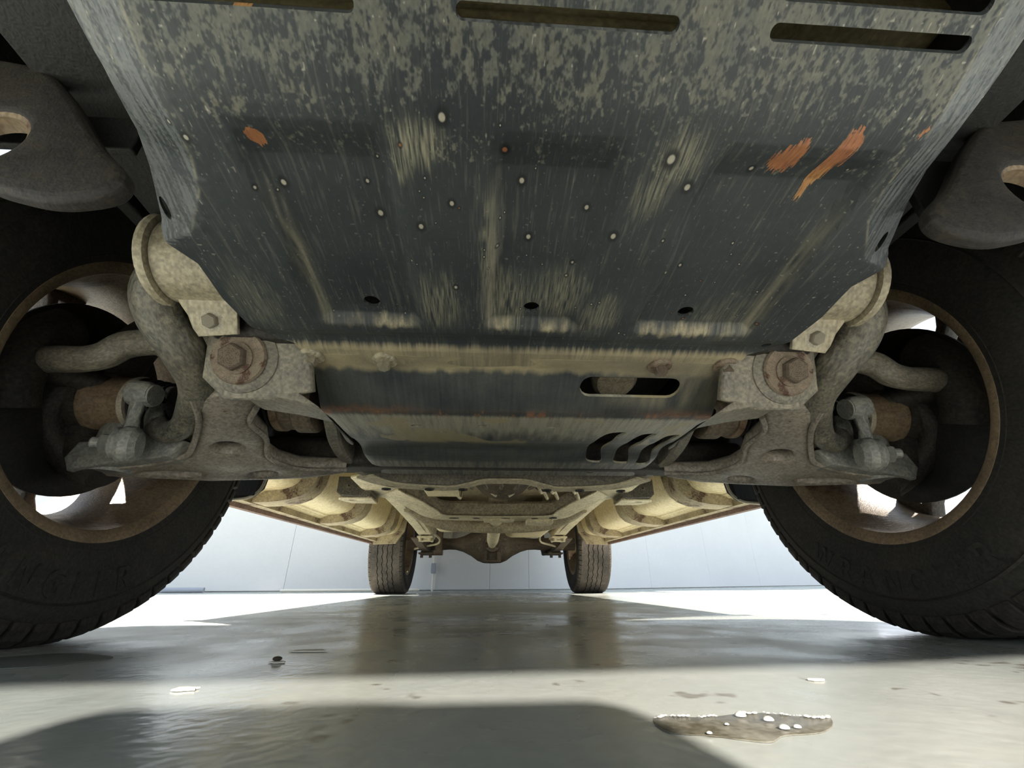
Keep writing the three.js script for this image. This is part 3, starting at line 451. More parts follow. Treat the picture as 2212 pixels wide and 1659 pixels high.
// --- wheels: built once with the outboard side towards +x, then copied to the four corners
const font = await new FontLoader().loadAsync('fonts/droid/droid_sans_bold.typeface.json');
function zigzagRib(x0, x1, r0, r1, amp, n, phase) {          // one tread rib, with zigzag flanks
  const pos = [], idx = [], N = n * 4;
  for (let i = 0; i < N; i++) {
    const a = i / N * 2 * Math.PI, z = amp * [0, 1, 0, -1][(i + phase) % 4];
    for (const [x, r] of [[x0 + z, r0], [x0 + z, r1], [x1 + z, r1], [x1 + z, r0]]) pos.push(x, r * Math.cos(a), r * Math.sin(a));
  }
  for (let i = 0; i < N; i++) { const a = i * 4, b = ((i + 1) % N) * 4; for (let k = 0; k < 3; k++) idx.push(a + k, a + k + 1, b + k, a + k + 1, b + k + 1, b + k); }
  const g = new THREE.BufferGeometry(); g.setAttribute('position', new THREE.Float32BufferAttribute(pos, 3)); g.setIndex(idx); return boxUV(toCreasedNormals(g, 0.5));
}
const aroundX = (rows, segs = 72) => lathe(rows, segs).applyMatrix4(new THREE.Matrix4().makeRotationZ(-Math.PI / 2));     // rows [radius, x]
function lugShape(w, edge = false) {                                      // one shoulder block, wrapped over the sidewall, on the -x side
  const s = shapeOf([[edge ? -0.100 : -0.060, 0.350], [edge ? -0.100 : -0.060, edge ? 0.3705 : 0.3725], [-0.110, edge ? 0.3702 : 0.3715], [-0.123, 0.3645], [-0.1285, 0.353], [-0.1295, 0.344], [-0.122, 0.340], [-0.10, 0.350]]);
  const g = new THREE.ExtrudeGeometry(s, { depth: w - 0.004, bevelEnabled: true, bevelThickness: 0.002, bevelSize: 0.0015, bevelOffset: -0.0015, bevelSegments: 1 });
  g.translate(0, 0, -(w - 0.004) / 2);
  const p = g.attributes.position; for (let i = 0; i < p.count; i++) { const y = p.getY(i), z = p.getZ(i); p.setZ(i, z + 0.18 * (0.372 - y) + 0.12 * (p.getX(i) + 0.09)); }
  g.computeVertexNormals(); return boxUV(g);
}
const LUGS = 62, lugA = lugShape(0.027), lugB = lugShape(0.031), edgeLug = lugShape(0.033, true);
const turned = (g, a) => g.clone().applyMatrix4(new THREE.Matrix4().makeRotationX(a));
function makeWheel(detailed) {
  const w = new THREE.Group(); w.name = detailed ? 'front_wheel' : 'rear_wheel';
  mesh('tyre', join(aroundX([[0.226, -0.112], [0.236, -0.118], [0.250, -0.124], [0.285, -0.1335], [0.312, -0.1345], [0.335, -0.130], [0.352, -0.122], [0.362, -0.105], [0.364, 0], [0.362, 0.105], [0.352, 0.122], [0.335, 0.130], [0.312, 0.1345], [0.285, 0.1335], [0.250, 0.124], [0.236, 0.118], [0.226, 0.112]], 96),
    aroundX([[0.243, -0.119], [0.247, -0.1235], [0.251, -0.122], [0.251, -0.118]], 96), aroundX([[0.318, -0.132], [0.3205, -0.136], [0.323, -0.132]], 96)), M.rubber, w);
  for (const x of [-0.0365, 0, 0.0365]) mesh('tread_rib', zigzagRib(x - 0.0155, x + 0.0155, 0.355, 0.3725, 0.004, 40, 0), detailed ? M.treadShaded : M.tread, w);
  if (!detailed) for (const s of [-1, 1]) mesh('tread_rib', zigzagRib(s > 0 ? 0.058 : -0.108, s > 0 ? 0.108 : -0.058, 0.352, 0.3715, 0.003, 40, 0), M.tread, w);
  const inner = [], outer = [];
  for (let i = 0; i < LUGS; i++) {
    const a = i / LUGS * 2 * Math.PI, g = i % 2 ? lugA : lugB;
    if (detailed) { const o = new THREE.Mesh(g, M.treadShaded); o.name = 'tread_block'; o.rotation.x = a; o.castShadow = o.receiveShadow = true; w.add(o); } else inner.push(turned(edgeLug, a));
    outer.push(turned(detailed ? g : edgeLug, a + 0.03).applyMatrix4(new THREE.Matrix4().makeRotationY(Math.PI)));
  }
  const rest = mesh('shoulder_tread', join([...inner, ...outer]), detailed ? M.treadShaded : M.tread, w); rest.userData.kind = 'stuff';
  mesh('rim', aroundX([[0.236, -0.1185], [0.240, -0.1165], [0.240, -0.110], [0.226, -0.104], [0.224, -0.09], [0.212, -0.07], [0.203, -0.03], [0.205, 0.07], [0.216, 0.095], [0.230, 0.11], [0.236, 0.116], [0.233, 0.120], [0.222, 0.112], [0.206, 0.095], [0.196, 0.06], [0.194, -0.03], [0.203, -0.066], [0.214, -0.088], [0.217, -0.108], [0.226, -0.1165], [0.236, -0.1185]], 96), M.rim, w);
  mesh('hub', aroundX([[0, 0.03], [0.075, 0.03], [0.085, 0.036], [0.085, 0.075], [0.06, 0.085], [0, 0.085]], 48), M.spoke, w);
  const sp = new THREE.Shape(); sp.setFromPoints([[-0.034, 0.07], [-0.030, 0.12], [-0.030, 0.17], [-0.040, 0.202], [0.040, 0.202], [0.030, 0.17], [0.030, 0.12], [0.034, 0.07]].map((p) => new THREE.Vector2(...p)));
  const slot = new THREE.Path(); slot.setFromPoints([[-0.010, 0.112], [0.010, 0.112], [0.013, 0.178], [-0.013, 0.178]].map((p) => new THREE.Vector2(...p))); sp.holes.push(slot);
  const spoke = plate(sp, 0.034, 0.005, new THREE.Vector3(0.045, 0, 0), new THREE.Vector3(0, 0, -1), new THREE.Vector3(0, 1, 0), new THREE.Vector3(1, 0, 0));
  for (let i = 0; i < 6; i++) mesh('spoke', turned(spoke, (i + 0.45) / 6 * 2 * Math.PI), M.spoke, w);
  if (detailed) { // raised lettering on the inner sidewall
    const letters = []; const word = 'WRANGLER'; let a = 0;
    for (const ch of word) {
      const g = new TextGeometry(ch, { font, size: 0.036, depth: 0.0032, curveSegments: 5 }); g.computeBoundingBox(); const cw = g.boundingBox.max.x;
      g.translate(-cw / 2, 0, 0); const ang = (a + cw / 2) / 0.285;
      g.translate(0, -0.313, 0); g.applyMatrix4(new THREE.Matrix4().makeRotationZ(ang)); a += cw + 0.012; letters.push(clean(g));
    }
    const g = mergeGeometries(letters); g.applyMatrix4(new THREE.Matrix4().makeRotationY(-Math.PI / 2)); g.applyMatrix4(new THREE.Matrix4().makeRotationX(0.52)); g.translate(-0.1325, 0, 0);
    mesh('raised_lettering', g, M.rubber, w, 'raised lettering on the sidewall');
  }
  return w;
}
const frontWheel = makeWheel(true), rearWheel = makeWheel(false);
{
  const place = (w, x, d, turn, spin, label) => { w.position.set(x, 0.3715, -d); w.rotation.set(spin, turn, 0, 'YXZ'); w.userData.label = label; truck.add(w); };
  const r = frontWheel, l = frontWheel.clone(); l.name = 'front_wheel_001';
  place(r, 0.777 + MID, 0.7236, 0, 0.15, 'right front wheel with raised sidewall lettering and brown rim');
  place(l, -0.777 + MID, 0.7236, Math.PI, 0.35, 'left front wheel, mostly in dark shadow with a brown rim');
  const b = rearWheel, c = rearWheel.clone(); c.name = 'rear_wheel_001';
  place(b, 0.798 + MID, 3.80, 0, 0.2, 'right rear wheel with four zigzag grooves in its tread');
  place(c, -0.798 + MID, 3.80, Math.PI, 0.9, 'left rear wheel with four zigzag grooves in its tread');
}

// --- chassis behind the front axle
{
  const hoop = part('hoop_crossmember', 'grey crossmember hooping under the gearbox behind the guard plate');
  const half = smooth([[0.292, 0.330, 0.62], [0.312, 0.315, 0.70], [0.330, 0.305, 0.79], [0.333, 0.297, 0.87], [0.315, 0.290, 0.95], [0.27, 0.2855, 1.01], [0.19, 0.2845, 1.04], [0.125, 0.286, 1.05], [0.09, 0.293, 1.05], [0.055, 0.302, 1.05], [0, 0.304, 1.05]], 60);
  const whole = [...half.map((p) => [p[0] + MID, p[1], p[2]]), ...half.slice(0, -1).reverse().map((p) => [-p[0] + MID, p[1], p[2]])];
  mesh('hoop_beam', beam(whole.map((p) => [p[0], p[1] + 0.004, p[2]]), 0.024, 0.048), M.bracket, hoop);
  mesh('hoop_flange', beam(whole.filter((p) => p[2] > 0.94), 0.046, 0.005, 0.0015), M.frame, hoop);
  for (const x of [-0.335, -0.215, 0.215, 0.335, -0.12, 0.12]) mesh('flange_hole_rim', aim(lathe([[0.006, 0], [0.011, 0], [0.011, 0.003], [0.006, 0.003]], 18), V(x * 0.85 + MID, 0.2825, 1.035), new THREE.Vector3(0, -1, 0)), M.dark, hoop);
  both((R, side, s) => {
    const rail = part('frame_rail', 'tan ' + side + ' frame rail running back to the rear axle');
    mesh('rail_beam', R(beam(smooth([[0.415, 0.442, 1.25], [0.44, 0.432, 1.5], [0.452, 0.42, 1.85], [0.455, 0.412, 2.2], [0.455, 0.385, 2.8], [0.455, 0.372, 3.1], [0.455, 0.44, 3.35], [0.455, 0.53, 3.65], [0.455, 0.53, 4.1], [0.455, 0.47, 4.8]], 60), 0.098, 0.13, 0.008)), M.frame, rail);
    mesh('front_rail', R(beam(smooth([[0.40, 0.50, -0.1], [0.40, 0.46, 0.5], [0.41, 0.45, 1.1], [0.416, 0.444, 1.28]], 30), 0.098, 0.13, 0.008)), M.liner, rail);
    mesh('rail_rib', R(beam(smooth([[0.446, 0.416, 1.8], [0.452, 0.406, 2.2], [0.452, 0.380, 2.8], [0.452, 0.366, 3.1]], 24), 0.034, 0.012, 0.003)), M.frame, rail);
    mesh('rail_gusset', R(lying([[0.40, 1.36], [0.505, 1.45], [0.515, 1.62], [0.49, 1.80], [0.395, 1.86], [0.30, 1.92], [0.285, 1.88], [0.36, 1.75]], 0.398, 0.008, 0.002)), M.frame, rail);
    mesh('spring_hanger', R(join(box(0.415, 0.43, 0.335, 0.42, 3.02, 3.18, 0.004), box(0.48, 0.495, 0.335, 0.42, 3.02, 3.18, 0.004), box(0.40, 0.505, 0.350, 0.362, 3.0, 3.16, 0.003), alongX([[0, 0], [0.018, 0], [0.018, 0.1], [0, 0.1]], 0.405, 0.35, 3.1, 16))), M.frame, rail);
    const mount = part('body_mount', side + ' body mount bracket with a dark front and a tan underside');
    mesh('mount_box', R(across([[0.485, 0.45], [0.615, 0.45], [0.615, 0.392], [0.600, 0.378], [0.50, 0.374], [0.485, 0.385]], 1.655, 1.75, 0.003, false, [oval(0.572, 0.415, 0.006, 0.006)])), M.bar, mount);
    mesh('mount_shelf', R(lying([[0.483, 1.665], [0.60, 1.66], [0.618, 1.70], [0.59, 1.775], [0.49, 1.785]], 0.369, 0.006, 0.0015, false, [oval(0.565, 1.71, 0.016, 0.010)])), M.frame, mount);
    mesh('mount_web', R(box(0.49, 0.50, 0.375, 0.455, 1.66, 1.80, 0.003)), M.beam, mount);
    // cab floor side: pan, ribs, sill
    const y = (d) => 0.306 + 0.0162 * d;
    const shear = (g) => { const p = g.attributes.position; for (let i = 0; i < p.count; i++) p.setY(i, p.getY(i) + y(-p.getZ(i))); g.computeVertexNormals(); return toCreasedNormals(clean(g), 0.6); };
    const panIn = [[0.857, 0.010], [0.838, 0.013], [0.832, 0.019], [0.822, 0.020], [0.816, 0.026], [0.806, 0.027], [0.80, 0.033], [0.765, 0.036], [0.735, 0.040], [0.712, 0.048], [0.694, 0.062], [0.680, 0.085], [0.668, 0.125], [0.655, 0.18], [0.64, 0.25]];
    const thickPan = [...panIn, ...panIn.slice().reverse().map(([a, b]) => [a + 0.006, b + 0.012])];
    const cab = part('cab_floor', side + ' side of the cab floor, tan panels between three brown hoop ribs');
    mesh('floor_panel', R(shear(across(thickPan, 1.22, 3.32, 0))), M.pan, cab);
    const ribOut = [[0.858, -0.004], [0.83, -0.006], [0.79, -0.005], [0.75, -0.001], [0.71, 0.006], [0.675, 0.020], [0.650, 0.042], [0.636, 0.070], [0.628, 0.11], [0.622, 0.17], [0.618, 0.25]];
    const ribLoop = [...ribOut, ...panIn.slice().reverse().map(([a, b]) => [a + 0.003, b + 0.006])];
    for (const [d0, d1] of [[1.50, 1.60], [2.14, 2.25], [2.84, 2.97]]) mesh('floor_rib', R(shear(across(ribLoop, d0, d1, 0))), M.rib, cab);
    mesh('floor_edge', R(shear(across([[0.862, 0.012], [0.862, -0.010], [0.835, -0.008], [0.835, 0.014]], 1.22, 3.30, 0))), M.rib, cab);
    mesh('floor_centre', R(box(0.0, 0.66, 0.54, 0.56, 1.15, 3.3, 0.003)), M.beam, cab);
    mesh('rear_closing', R(across([[0.86, 0.33], [0.70, 0.335], [0.64, 0.42], [0.62, 0.60], [0.86, 0.60]], 3.29, 3.31, 0.002)), M.rib, cab);
    mesh('side_sill', R(shear(across([[0.864, -0.010], [0.870, -0.024], [0.884, -0.026], [0.905, 0.01], [0.915, 0.12], [0.90, 0.20], [0.864, 0.2]], 1.20, 3.33, 0.0))), M.sill, truck, 'red brown ' + side + ' side sill edge of the cab');
    // splash guard behind the front wheel
    const gp = [[0.66, 0.44], [0.655, 0.36], [0.662, 0.315], [0.685, 0.292], [0.72, 0.285], [0.905, 0.283], [0.905, 0.60], [0.66, 0.60]];
    const sg = part('splash_guard', 'black splash guard behind the ' + side + ' front tyre');
    mesh('guard_sheet', R(across(gp, 1.205, 1.225, 0.003)), M.black, sg);
    mesh('lit_guard_edge', R(tube(smooth([[0.652, 0.38, -1.20], [0.660, 0.312, -1.20], [0.685, 0.289, -1.20], [0.72, 0.2825, -1.20], [0.90, 0.280, -1.20]], 20).map((p) => new THREE.Vector3(...p)), 0.004, 40, 8)), M.bolt, sg);  // pale rim: light caught by the lower flange, put in as bright metal
    // rear leaf spring, axle plate, damper, brake pipe
    const ls = part('leaf_spring', side + ' rear leaf spring with its dark axle plate');
    for (let i = 0; i < 3; i++) mesh('leaf', R(beam(smooth([[0.53, 0.352 + 0.006 * i, 3.10 + 0.14 * i], [0.53, 0.318 + 0.010 * i, 3.45], [0.53, 0.306 + 0.011 * i, 3.8], [0.53, 0.318 + 0.010 * i, 4.15], [0.53, 0.36 + 0.006 * i, 4.5 - 0.14 * i]], 20), 0.06, 0.009, 0.002)), M.axle, ls);
    mesh('axle_plate', R(join(box(0.47, 0.59, 0.288, 0.302, 3.70, 3.90, 0.004), aim(lathe([[0, 0], [0.012, 0], [0.012, 0.05], [0, 0.05]], 12), V(0.495, 0.262, 3.73), new THREE.Vector3(0, 1, 0)), aim(lathe([[0, 0], [0.012, 0], [0.012, 0.05], [0, 0.05]], 12), V(0.565, 0.262, 3.73), new THREE.Vector3(0, 1, 0)))), M.axle, ls);
    if (side === 'left') mesh('rear_damper', R(join(tube([V(0.425, 0.285, 3.66), V(0.425, 0.40, 3.67), V(0.42, 0.62, 3.70)], [[0, 0.020], [0.05, 0.030], [0.95, 0.030], [1, 0.02]], 20, 16), alongX([[0, 0], [0.024, 0], [0.024, 0.07], [0, 0.07]], 0.39, 0.30, 3.66, 16))), M.axle, truck, 'brown upright rear damper beside the left rear wheel');
    else mesh('rear_damper', R(tube([V(0.47, 0.30, 3.95), V(0.45, 0.45, 4.0), V(0.42, 0.62, 4.05)], 0.028, 20, 14)), M.axle, truck);
    mesh('brake_pipe', R(tube(side === 'left' ? [V(0.60, 0.316, 3.55), V(0.50, 0.334, 3.50), V(0.41, 0.350, 3.46), V(0.395, 0.37, 3.42), V(0.42, 0.40, 3.2), V(0.45, 0.44, 2.9)] : [V(0.56, 0.318, 3.52), V(0.46, 0.340, 3.47), V(0.375, 0.358, 3.42), V(0.36, 0.385, 3.36), V(0.40, 0.41, 2.95), V(0.42, 0.425, 2.6)], 0.0075, 40, 10)), M.frame, truck, 'thin tan brake pipe beside the ' + side + ' rear wheel');
  });
  // gearbox crossmembers, drive line and tank
  const x2 = part('gearbox_crossmember', 'brown gearbox crossmember with a pale pierced lower flange');
  const row2 = smooth([[-0.405, 0.395, 1.62], [-0.35, 0.372, 1.66], [-0.29, 0.345, 1.72], [-0.24, 0.325, 1.76], [-0.1, 0.321, 1.78], [0.1, 0.321, 1.78], [0.25, 0.325, 1.76], [0.30, 0.345, 1.72], [0.36, 0.372, 1.66], [0.415, 0.395, 1.62]], 50);
  mesh('cross_beam', beam(row2.map((p) => [p[0], p[1] + 0.004, p[2] + 0.03]), 0.09, 0.055, 0.01), M.beam, x2);
  mesh('cross_flange', beam(row2.map((p) => [p[0], p[1] - 0.004, p[2] + 0.04]), 0.12, 0.005, 0.001), M.frame, x2);
  for (const [a, b, w, h] of [[-0.17, 1.80, 0.020, 0.008], [-0.08, 1.80, 0.014, 0.007], [0.04, 1.80, 0.018, 0.008], [0.16, 1.80, 0.014, 0.007], [0.20, 1.84, 0.014, 0.007], [0.235, 1.79, 0.016, 0.007]]) mesh('flange_opening', lying(ring(a, b, w, h * 1.6), 0.3155, 0.003, 0), M.black, x2);
  mesh('bolt_pad', join(box(-0.05, 0.075, 0.306, 0.318, 1.80, 1.86, 0.003), box(0.13, 0.24, 0.300, 0.318, 1.82, 1.90, 0.003)), M.frame, x2);
  mesh('rear_crossmember', tube([V(-0.42, 0.42, 2.15), V(-0.36, 0.385, 2.22), V(-0.24, 0.352, 2.28), V(-0.08, 0.343, 2.3), V(0.12, 0.343, 2.3), V(0.28, 0.355, 2.28), V(0.38, 0.385, 2.22), V(0.44, 0.42, 2.15)], 0.033, 60, 16), M.beam, truck, 'curved dusty tube crossmember behind the gearbox');
  const gb = part('gearbox', 'brown gearbox and transfer case half hidden above the crossmember');
  mesh('gearbox_housing', join(aim(lathe([[0, 0], [0.13, 0], [0.15, 0.03], [0.15, 0.10], [0.12, 0.16], [0.11, 0.42], [0.13, 0.46], [0.13, 0.56], [0, 0.58]], 28), V(0.02, 0.50, 1.12), new THREE.Vector3(0, 0, -1)), aim(lathe([[0, 0], [0.085, 0.005], [0.095, 0.03], [0.08, 0.2], [0, 0.21]], 24), V(0.20, 0.47, 1.45), new THREE.Vector3(0, 0, -1))), M.axle, gb);
  for (let i = 0; i < 5; i++) mesh('cooling_rib', tube([V(-0.12 + 0.06 * i, 0.385, 1.36), V(-0.10 + 0.055 * i, 0.372, 1.42), V(-0.09 + 0.05 * i, 0.378, 1.5)], 0.006, 8, 8), M.axle, gb);
  mesh('heat_shield', box(-0.255, -0.14, 0.362, 0.38, 1.40, 1.58, 0.006), M.pan, gb);
  for (const q of [0, 1]) mesh('output_flange', tube(Array.from({ length: 6 }, (_, k) => { const a = (q ? 1.62 : 1.10) * Math.PI + k / 5 * 0.28 * Math.PI; return V(0.02 + 0.058 * Math.cos(a), 0.425 + 0.058 * Math.sin(a), 1.60); }), 0.007, 16, 8), M.frame, gb);
  for (const x of [-0.19, 0.14, 0.18, 0.26]) mesh('oil_line', tube([V(x, 0.385, 1.48), V(x + 0.015, 0.368, 1.52), V(x + 0.03, 0.38, 1.56), V(x + 0.05, 0.365, 1.62), V(x + 0.05, 0.40, 1.7)], 0.0055, 24, 8), M.frame, gb);
  mesh('engine_underside', join(box(-0.34, 0.34, 0.70, 0.95, 0.15, 1.15, 0.03), box(-0.2, 0.2, 0.55, 0.72, 0.62, 1.15, 0.04)), M.black, truck);
  const shaft = part('propeller_shaft', 'pale propeller shaft tapering back to the differential');
  mesh('shaft_tube', tube([V(0.01, 0.40, 1.80), V(0.008, 0.365, 2.6), V(0.006, 0.333, 3.32)], [[0, 0.040], [0.86, 0.040], [0.9, 0.034], [1, 0.028]], 40, 24), M.frame, shaft);
  mesh('shaft_joint', join(box(-0.02, 0.032, 0.305, 0.36, 3.30, 3.42, 0.012), alongX([[0, 0], [0.018, 0], [0.018, 0.1], [0, 0.1]], -0.044, 0.332, 3.36, 16)), M.axle, shaft);
  mesh('fuel_tank', join(box(0.08, 0.36, 0.352, 0.50, 2.45, 3.05, 0.05), box(-0.36, -0.14, 0.372, 0.50, 2.5, 2.9, 0.04)), M.pan, truck, 'rounded tan tank bottom above the propeller shaft');
  const ra = part('rear_axle', 'brown rear axle with a bulging differential housing');
  mesh('axle_tube', aim(lathe([[0, -0.70], [0.050, -0.70], [0.050, -0.44], [0.044, -0.36], [0.046, -0.30], [0.062, -0.24], [0.095, -0.17], [0.130, -0.12], [0.148, -0.07], [0.151, 0], [0.148, 0.07], [0.130, 0.12], [0.095, 0.17], [0.062, 0.24], [0.046, 0.30], [0.044, 0.36], [0.050, 0.44], [0.050, 0.70], [0, 0.70]], 48), V(0.012, 0.372, 3.80), new THREE.Vector3(1, 0, 0)), M.axle, ra);
  mesh('differential_nose', join(aim(lathe([[0, -0.01], [0.118, -0.01], [0.122, 0], [0.118, 0.03], [0.075, 0.06], [0.062, 0.12], [0.062, 0.18], [0, 0.19]], 40), V(0.012, 0.365, 3.69), new THREE.Vector3(0, -0.05, 1)), across([[-0.066, 0.222], [0.080, 0.222], [0.088, 0.30], [0.080, 0.46], [-0.066, 0.46], [-0.074, 0.30]], 3.61, 3.68, 0.006)), M.axle, ra);
  for (let i = 0; i < 10; i++) { const a = (i + 0.5) / 10 * 2 * Math.PI; mesh('housing_bolt', aim(hexHead(0.010, 0.010, 1.3), V(0.012 + Math.cos(a) * 0.105, 0.365 + Math.sin(a) * 0.105, 3.655), new THREE.Vector3(0, 0, 1)), M.boltRust, ra); }
  mesh('drain_lug', join(box(-0.055, -0.030, 0.235, 0.30, 3.585, 3.62, 0.004), box(0.050, 0.075, 0.235, 0.30, 3.585, 3.62, 0.004), box(-0.055, 0.075, 0.224, 0.240, 3.59, 3.70, 0.004)), M.axle, ra);
}

// --- bodywork that shades the underside
{
  const bw = part('bodywork', 'pale bodywork of the cab, bonnet and load bed above the chassis');
  const side = new THREE.Shape();
  side.moveTo(-0.40, 0.52); side.lineTo(0.24, 0.50); side.absarc(0.7236, 0.40, 0.475, Math.PI - 0.2, 0.25, true); side.lineTo(1.20, 0.36); side.lineTo(3.28, 0.40); side.absarc(3.80, 0.42, 0.48, Math.PI + 0.02, 0, true); side.lineTo(4.9, 0.55); side.lineTo(4.9, 1.10); side.lineTo(3.2, 1.12); side.lineTo(2.95, 1.74); side.lineTo(1.7, 1.74); side.lineTo(1.1, 1.14); side.lineTo(-0.30, 1.02); side.closePath();
  for (const s of [-1, 1]) mesh('body_side', plate(side, 0.02, 0.004, V(s * 0.898 + (s > 0 ? 0 : -0.02) + MID, 0, 0), new THREE.Vector3(0, 0, -1), new THREE.Vector3(0, 1, 0), new THREE.Vector3(1, 0, 0), 40), M.body, bw);
  mesh('bonnet', join(box(-0.90, 0.90, 1.0, 1.03, -0.35, 1.2, 0.01), box(-0.90, 0.90, 0.55, 1.03, -0.40, -0.34, 0.02)), M.body, bw);
  mesh('cab_roof', join(box(-0.88, 0.88, 1.72, 1.75, 1.7, 3.0, 0.01), box(-0.90, 0.90, 0.55, 1.74, 2.96, 3.0, 0.01)), M.body, bw);
  mesh('bulkhead', box(-0.88, 0.88, 0.50, 1.12, 1.14, 1.17, 0.005), M.black, bw);
  mesh('load_bed', join(box(-0.89, 0.89, 0.66, 0.69, 3.28, 4.9, 0.005), box(-0.90, 0.90, 0.62, 1.10, 4.86, 4.9, 0.01), box(-0.85, 0.85, 0.46, 0.60, 4.86, 5.0, 0.02)), M.body, bw);
  const bumper = new THREE.Shape(); bumper.setFromPoints([[-0.90, -0.22], [-0.45, -0.27], [0.45, -0.22], [0.90, -0.14], [0.90, -0.04], [0.45, -0.08], [-0.45, -0.10], [-0.90, -0.08]].map((p) => new THREE.Vector2(...p)));  // unseen bumper, its lower edge slanted to shape the floor shadow
  mesh('front_bumper', plate(bumper, 0.22, 0.02, new THREE.Vector3(MID, 0.385, 0), new THREE.Vector3(1, 0, 0), new THREE.Vector3(0, 0, -1), new THREE.Vector3(0, 1, 0)), M.body, bw);
}

// ---------------------------------------------------------------- small things on the floor and the wall
function tag(o, name, label, category, group) { o.name = name; o.userData = { label, category }; if (group) o.userData.group = group; o.castShadow = o.receiveShadow = true; scene.add(o); return o; }
const solo = (g, m) => new THREE.Mesh(g, m);
const pale = new THREE.MeshStandardMaterial({ color: new THREE.Color(0.72, 0.68, 0.58), roughness: 0.6 });
const pipeGrey = new THREE.MeshStandardMaterial({ color: new THREE.Color(0.30, 0.32, 0.36), roughness: 0.5 });
{
  const pipe = new THREE.Group(); tag(pipe, 'floor_pipe', 'short grey pipe lying at the foot of the wall beside the left front tyre', 'pipe'); pipe.position.copy(V(-3.0, 0, 4.50));
  mesh('sleeve', aim(lathe([[0, 0], [0.022, 0], [0.022, 0.34], [0.017, 0.34], [0, 0.34]], 20), new THREE.Vector3(0, 0.022, 0), new THREE.Vector3(1, 0, -0.12)), pipeGrey, pipe);
  mesh('rod', aim(lathe([[0, 0], [0.009, 0], [0.009, 0.9], [0, 0.9]], 12), new THREE.Vector3(0, 0.010, 0), new THREE.Vector3(-1, 0, 0.1)), pipeGrey, pipe);
  tag(solo(tube([V(-2.0, 0.014, 4.62), V(-1.6, 0.014, 4.66), V(-1.1, 0.014, 4.74), V(-0.7, 0.014, 4.78)], 0.013, 30, 10), pale), 'floor_hose', 'pale hose lying along the wall foot left of the left rear tyre', 'hose');
  const con = new THREE.Group(); con.position.copy(V(-0.60, 0, 5.02)); tag(con, 'wall_conduit', 'thin upright conduit with a small box on the wall behind the rear axle', 'conduit');
  mesh('conduit_pipe', aim(lathe([[0, 0], [0.012, 0], [0.012, 1.9], [0, 1.9]], 12), new THREE.Vector3(0, 0, 0), new THREE.Vector3(0, 1, 0)), pale, con);
  const bx = new RoundedBoxGeometry(0.05, 0.10, 0.05, 2, 0.006); bx.translate(0, 0.22, 0.01); mesh('junction_box', bx, pipeGrey, con);
}
{ // thin pale flakes on the floor
  const flake = (w, l, n) => (w *= 0.75, l *= 0.6, ((n) => { const pts = Array.from({ length: n }, (_, k) => { const a = k / n * 2 * Math.PI, r = 0.75 + 0.5 * rnd(); return [Math.cos(a) * w * r, Math.sin(a) * l * r]; }); return lying(pts, 0.0003, 0.0012, 0.0003); })(n));
  const where = [['long pale flake left of the middle of the shaded floor', -0.256, 0.639, 0.030, 0.016], ['ragged pale flake with a dark crumb on it, nearest the long one', -0.259, 0.554, 0.013, 0.010], ['pale flake in the light band at the left of the floor', -0.278, 0.428, 0.014, 0.010], ['pale flake in the light band at the right of the floor', 0.252, 0.425, 0.009, 0.007], ['tiny white flake far under the middle of the truck', -0.021, 1.102, 0.018, 0.012]];
  for (const [label, x, d, w, l] of where) { const o = solo(flake(w, l, 11), pale); o.position.copy(V(x, 0, d)); tag(o, 'pale_flake', label, 'flake', 'pale flakes on the floor'); }
  scene.children.filter((o) => o.name === 'pale_flake').forEach((o, i) => { if (i) o.name = 'pale_flake_00' + i; });
  const dark = new THREE.MeshStandardMaterial({ color: new THREE.Color(0.05, 0.035, 0.02), roughness: 0.9 });
  const crumb = solo(new THREE.IcosahedronGeometry(0.004, 1).scale(1.3, 0.6, 1), dark); crumb.position.copy(V(-0.262, 0.0035, 0.558)); tag(crumb, 'dirt_crumb', 'dark crumb of dirt lying on the ragged pale flake', 'crumb');
}
{ // damp patch by the left front tyre
  const m = new THREE.MeshStandardMaterial({ color: new THREE.Color(0.10, 0.11, 0.10), roughness: 0.55 });
  const o = solo(lying([[-0.66, 0.600], [-0.60, 0.612], [-0.555, 0.640], [-0.50, 0.625], [-0.465, 0.600], [-0.478, 0.572], [-0.49, 0.548], [-0.53, 0.535], [-0.60, 0.52], [-0.68, 0.53]], 0.0002, 0.0008, 0.0002, true), m);
  tag(o, 'damp_patch', 'dark damp patch on the floor beside the left front tyre', 'puddle');
}
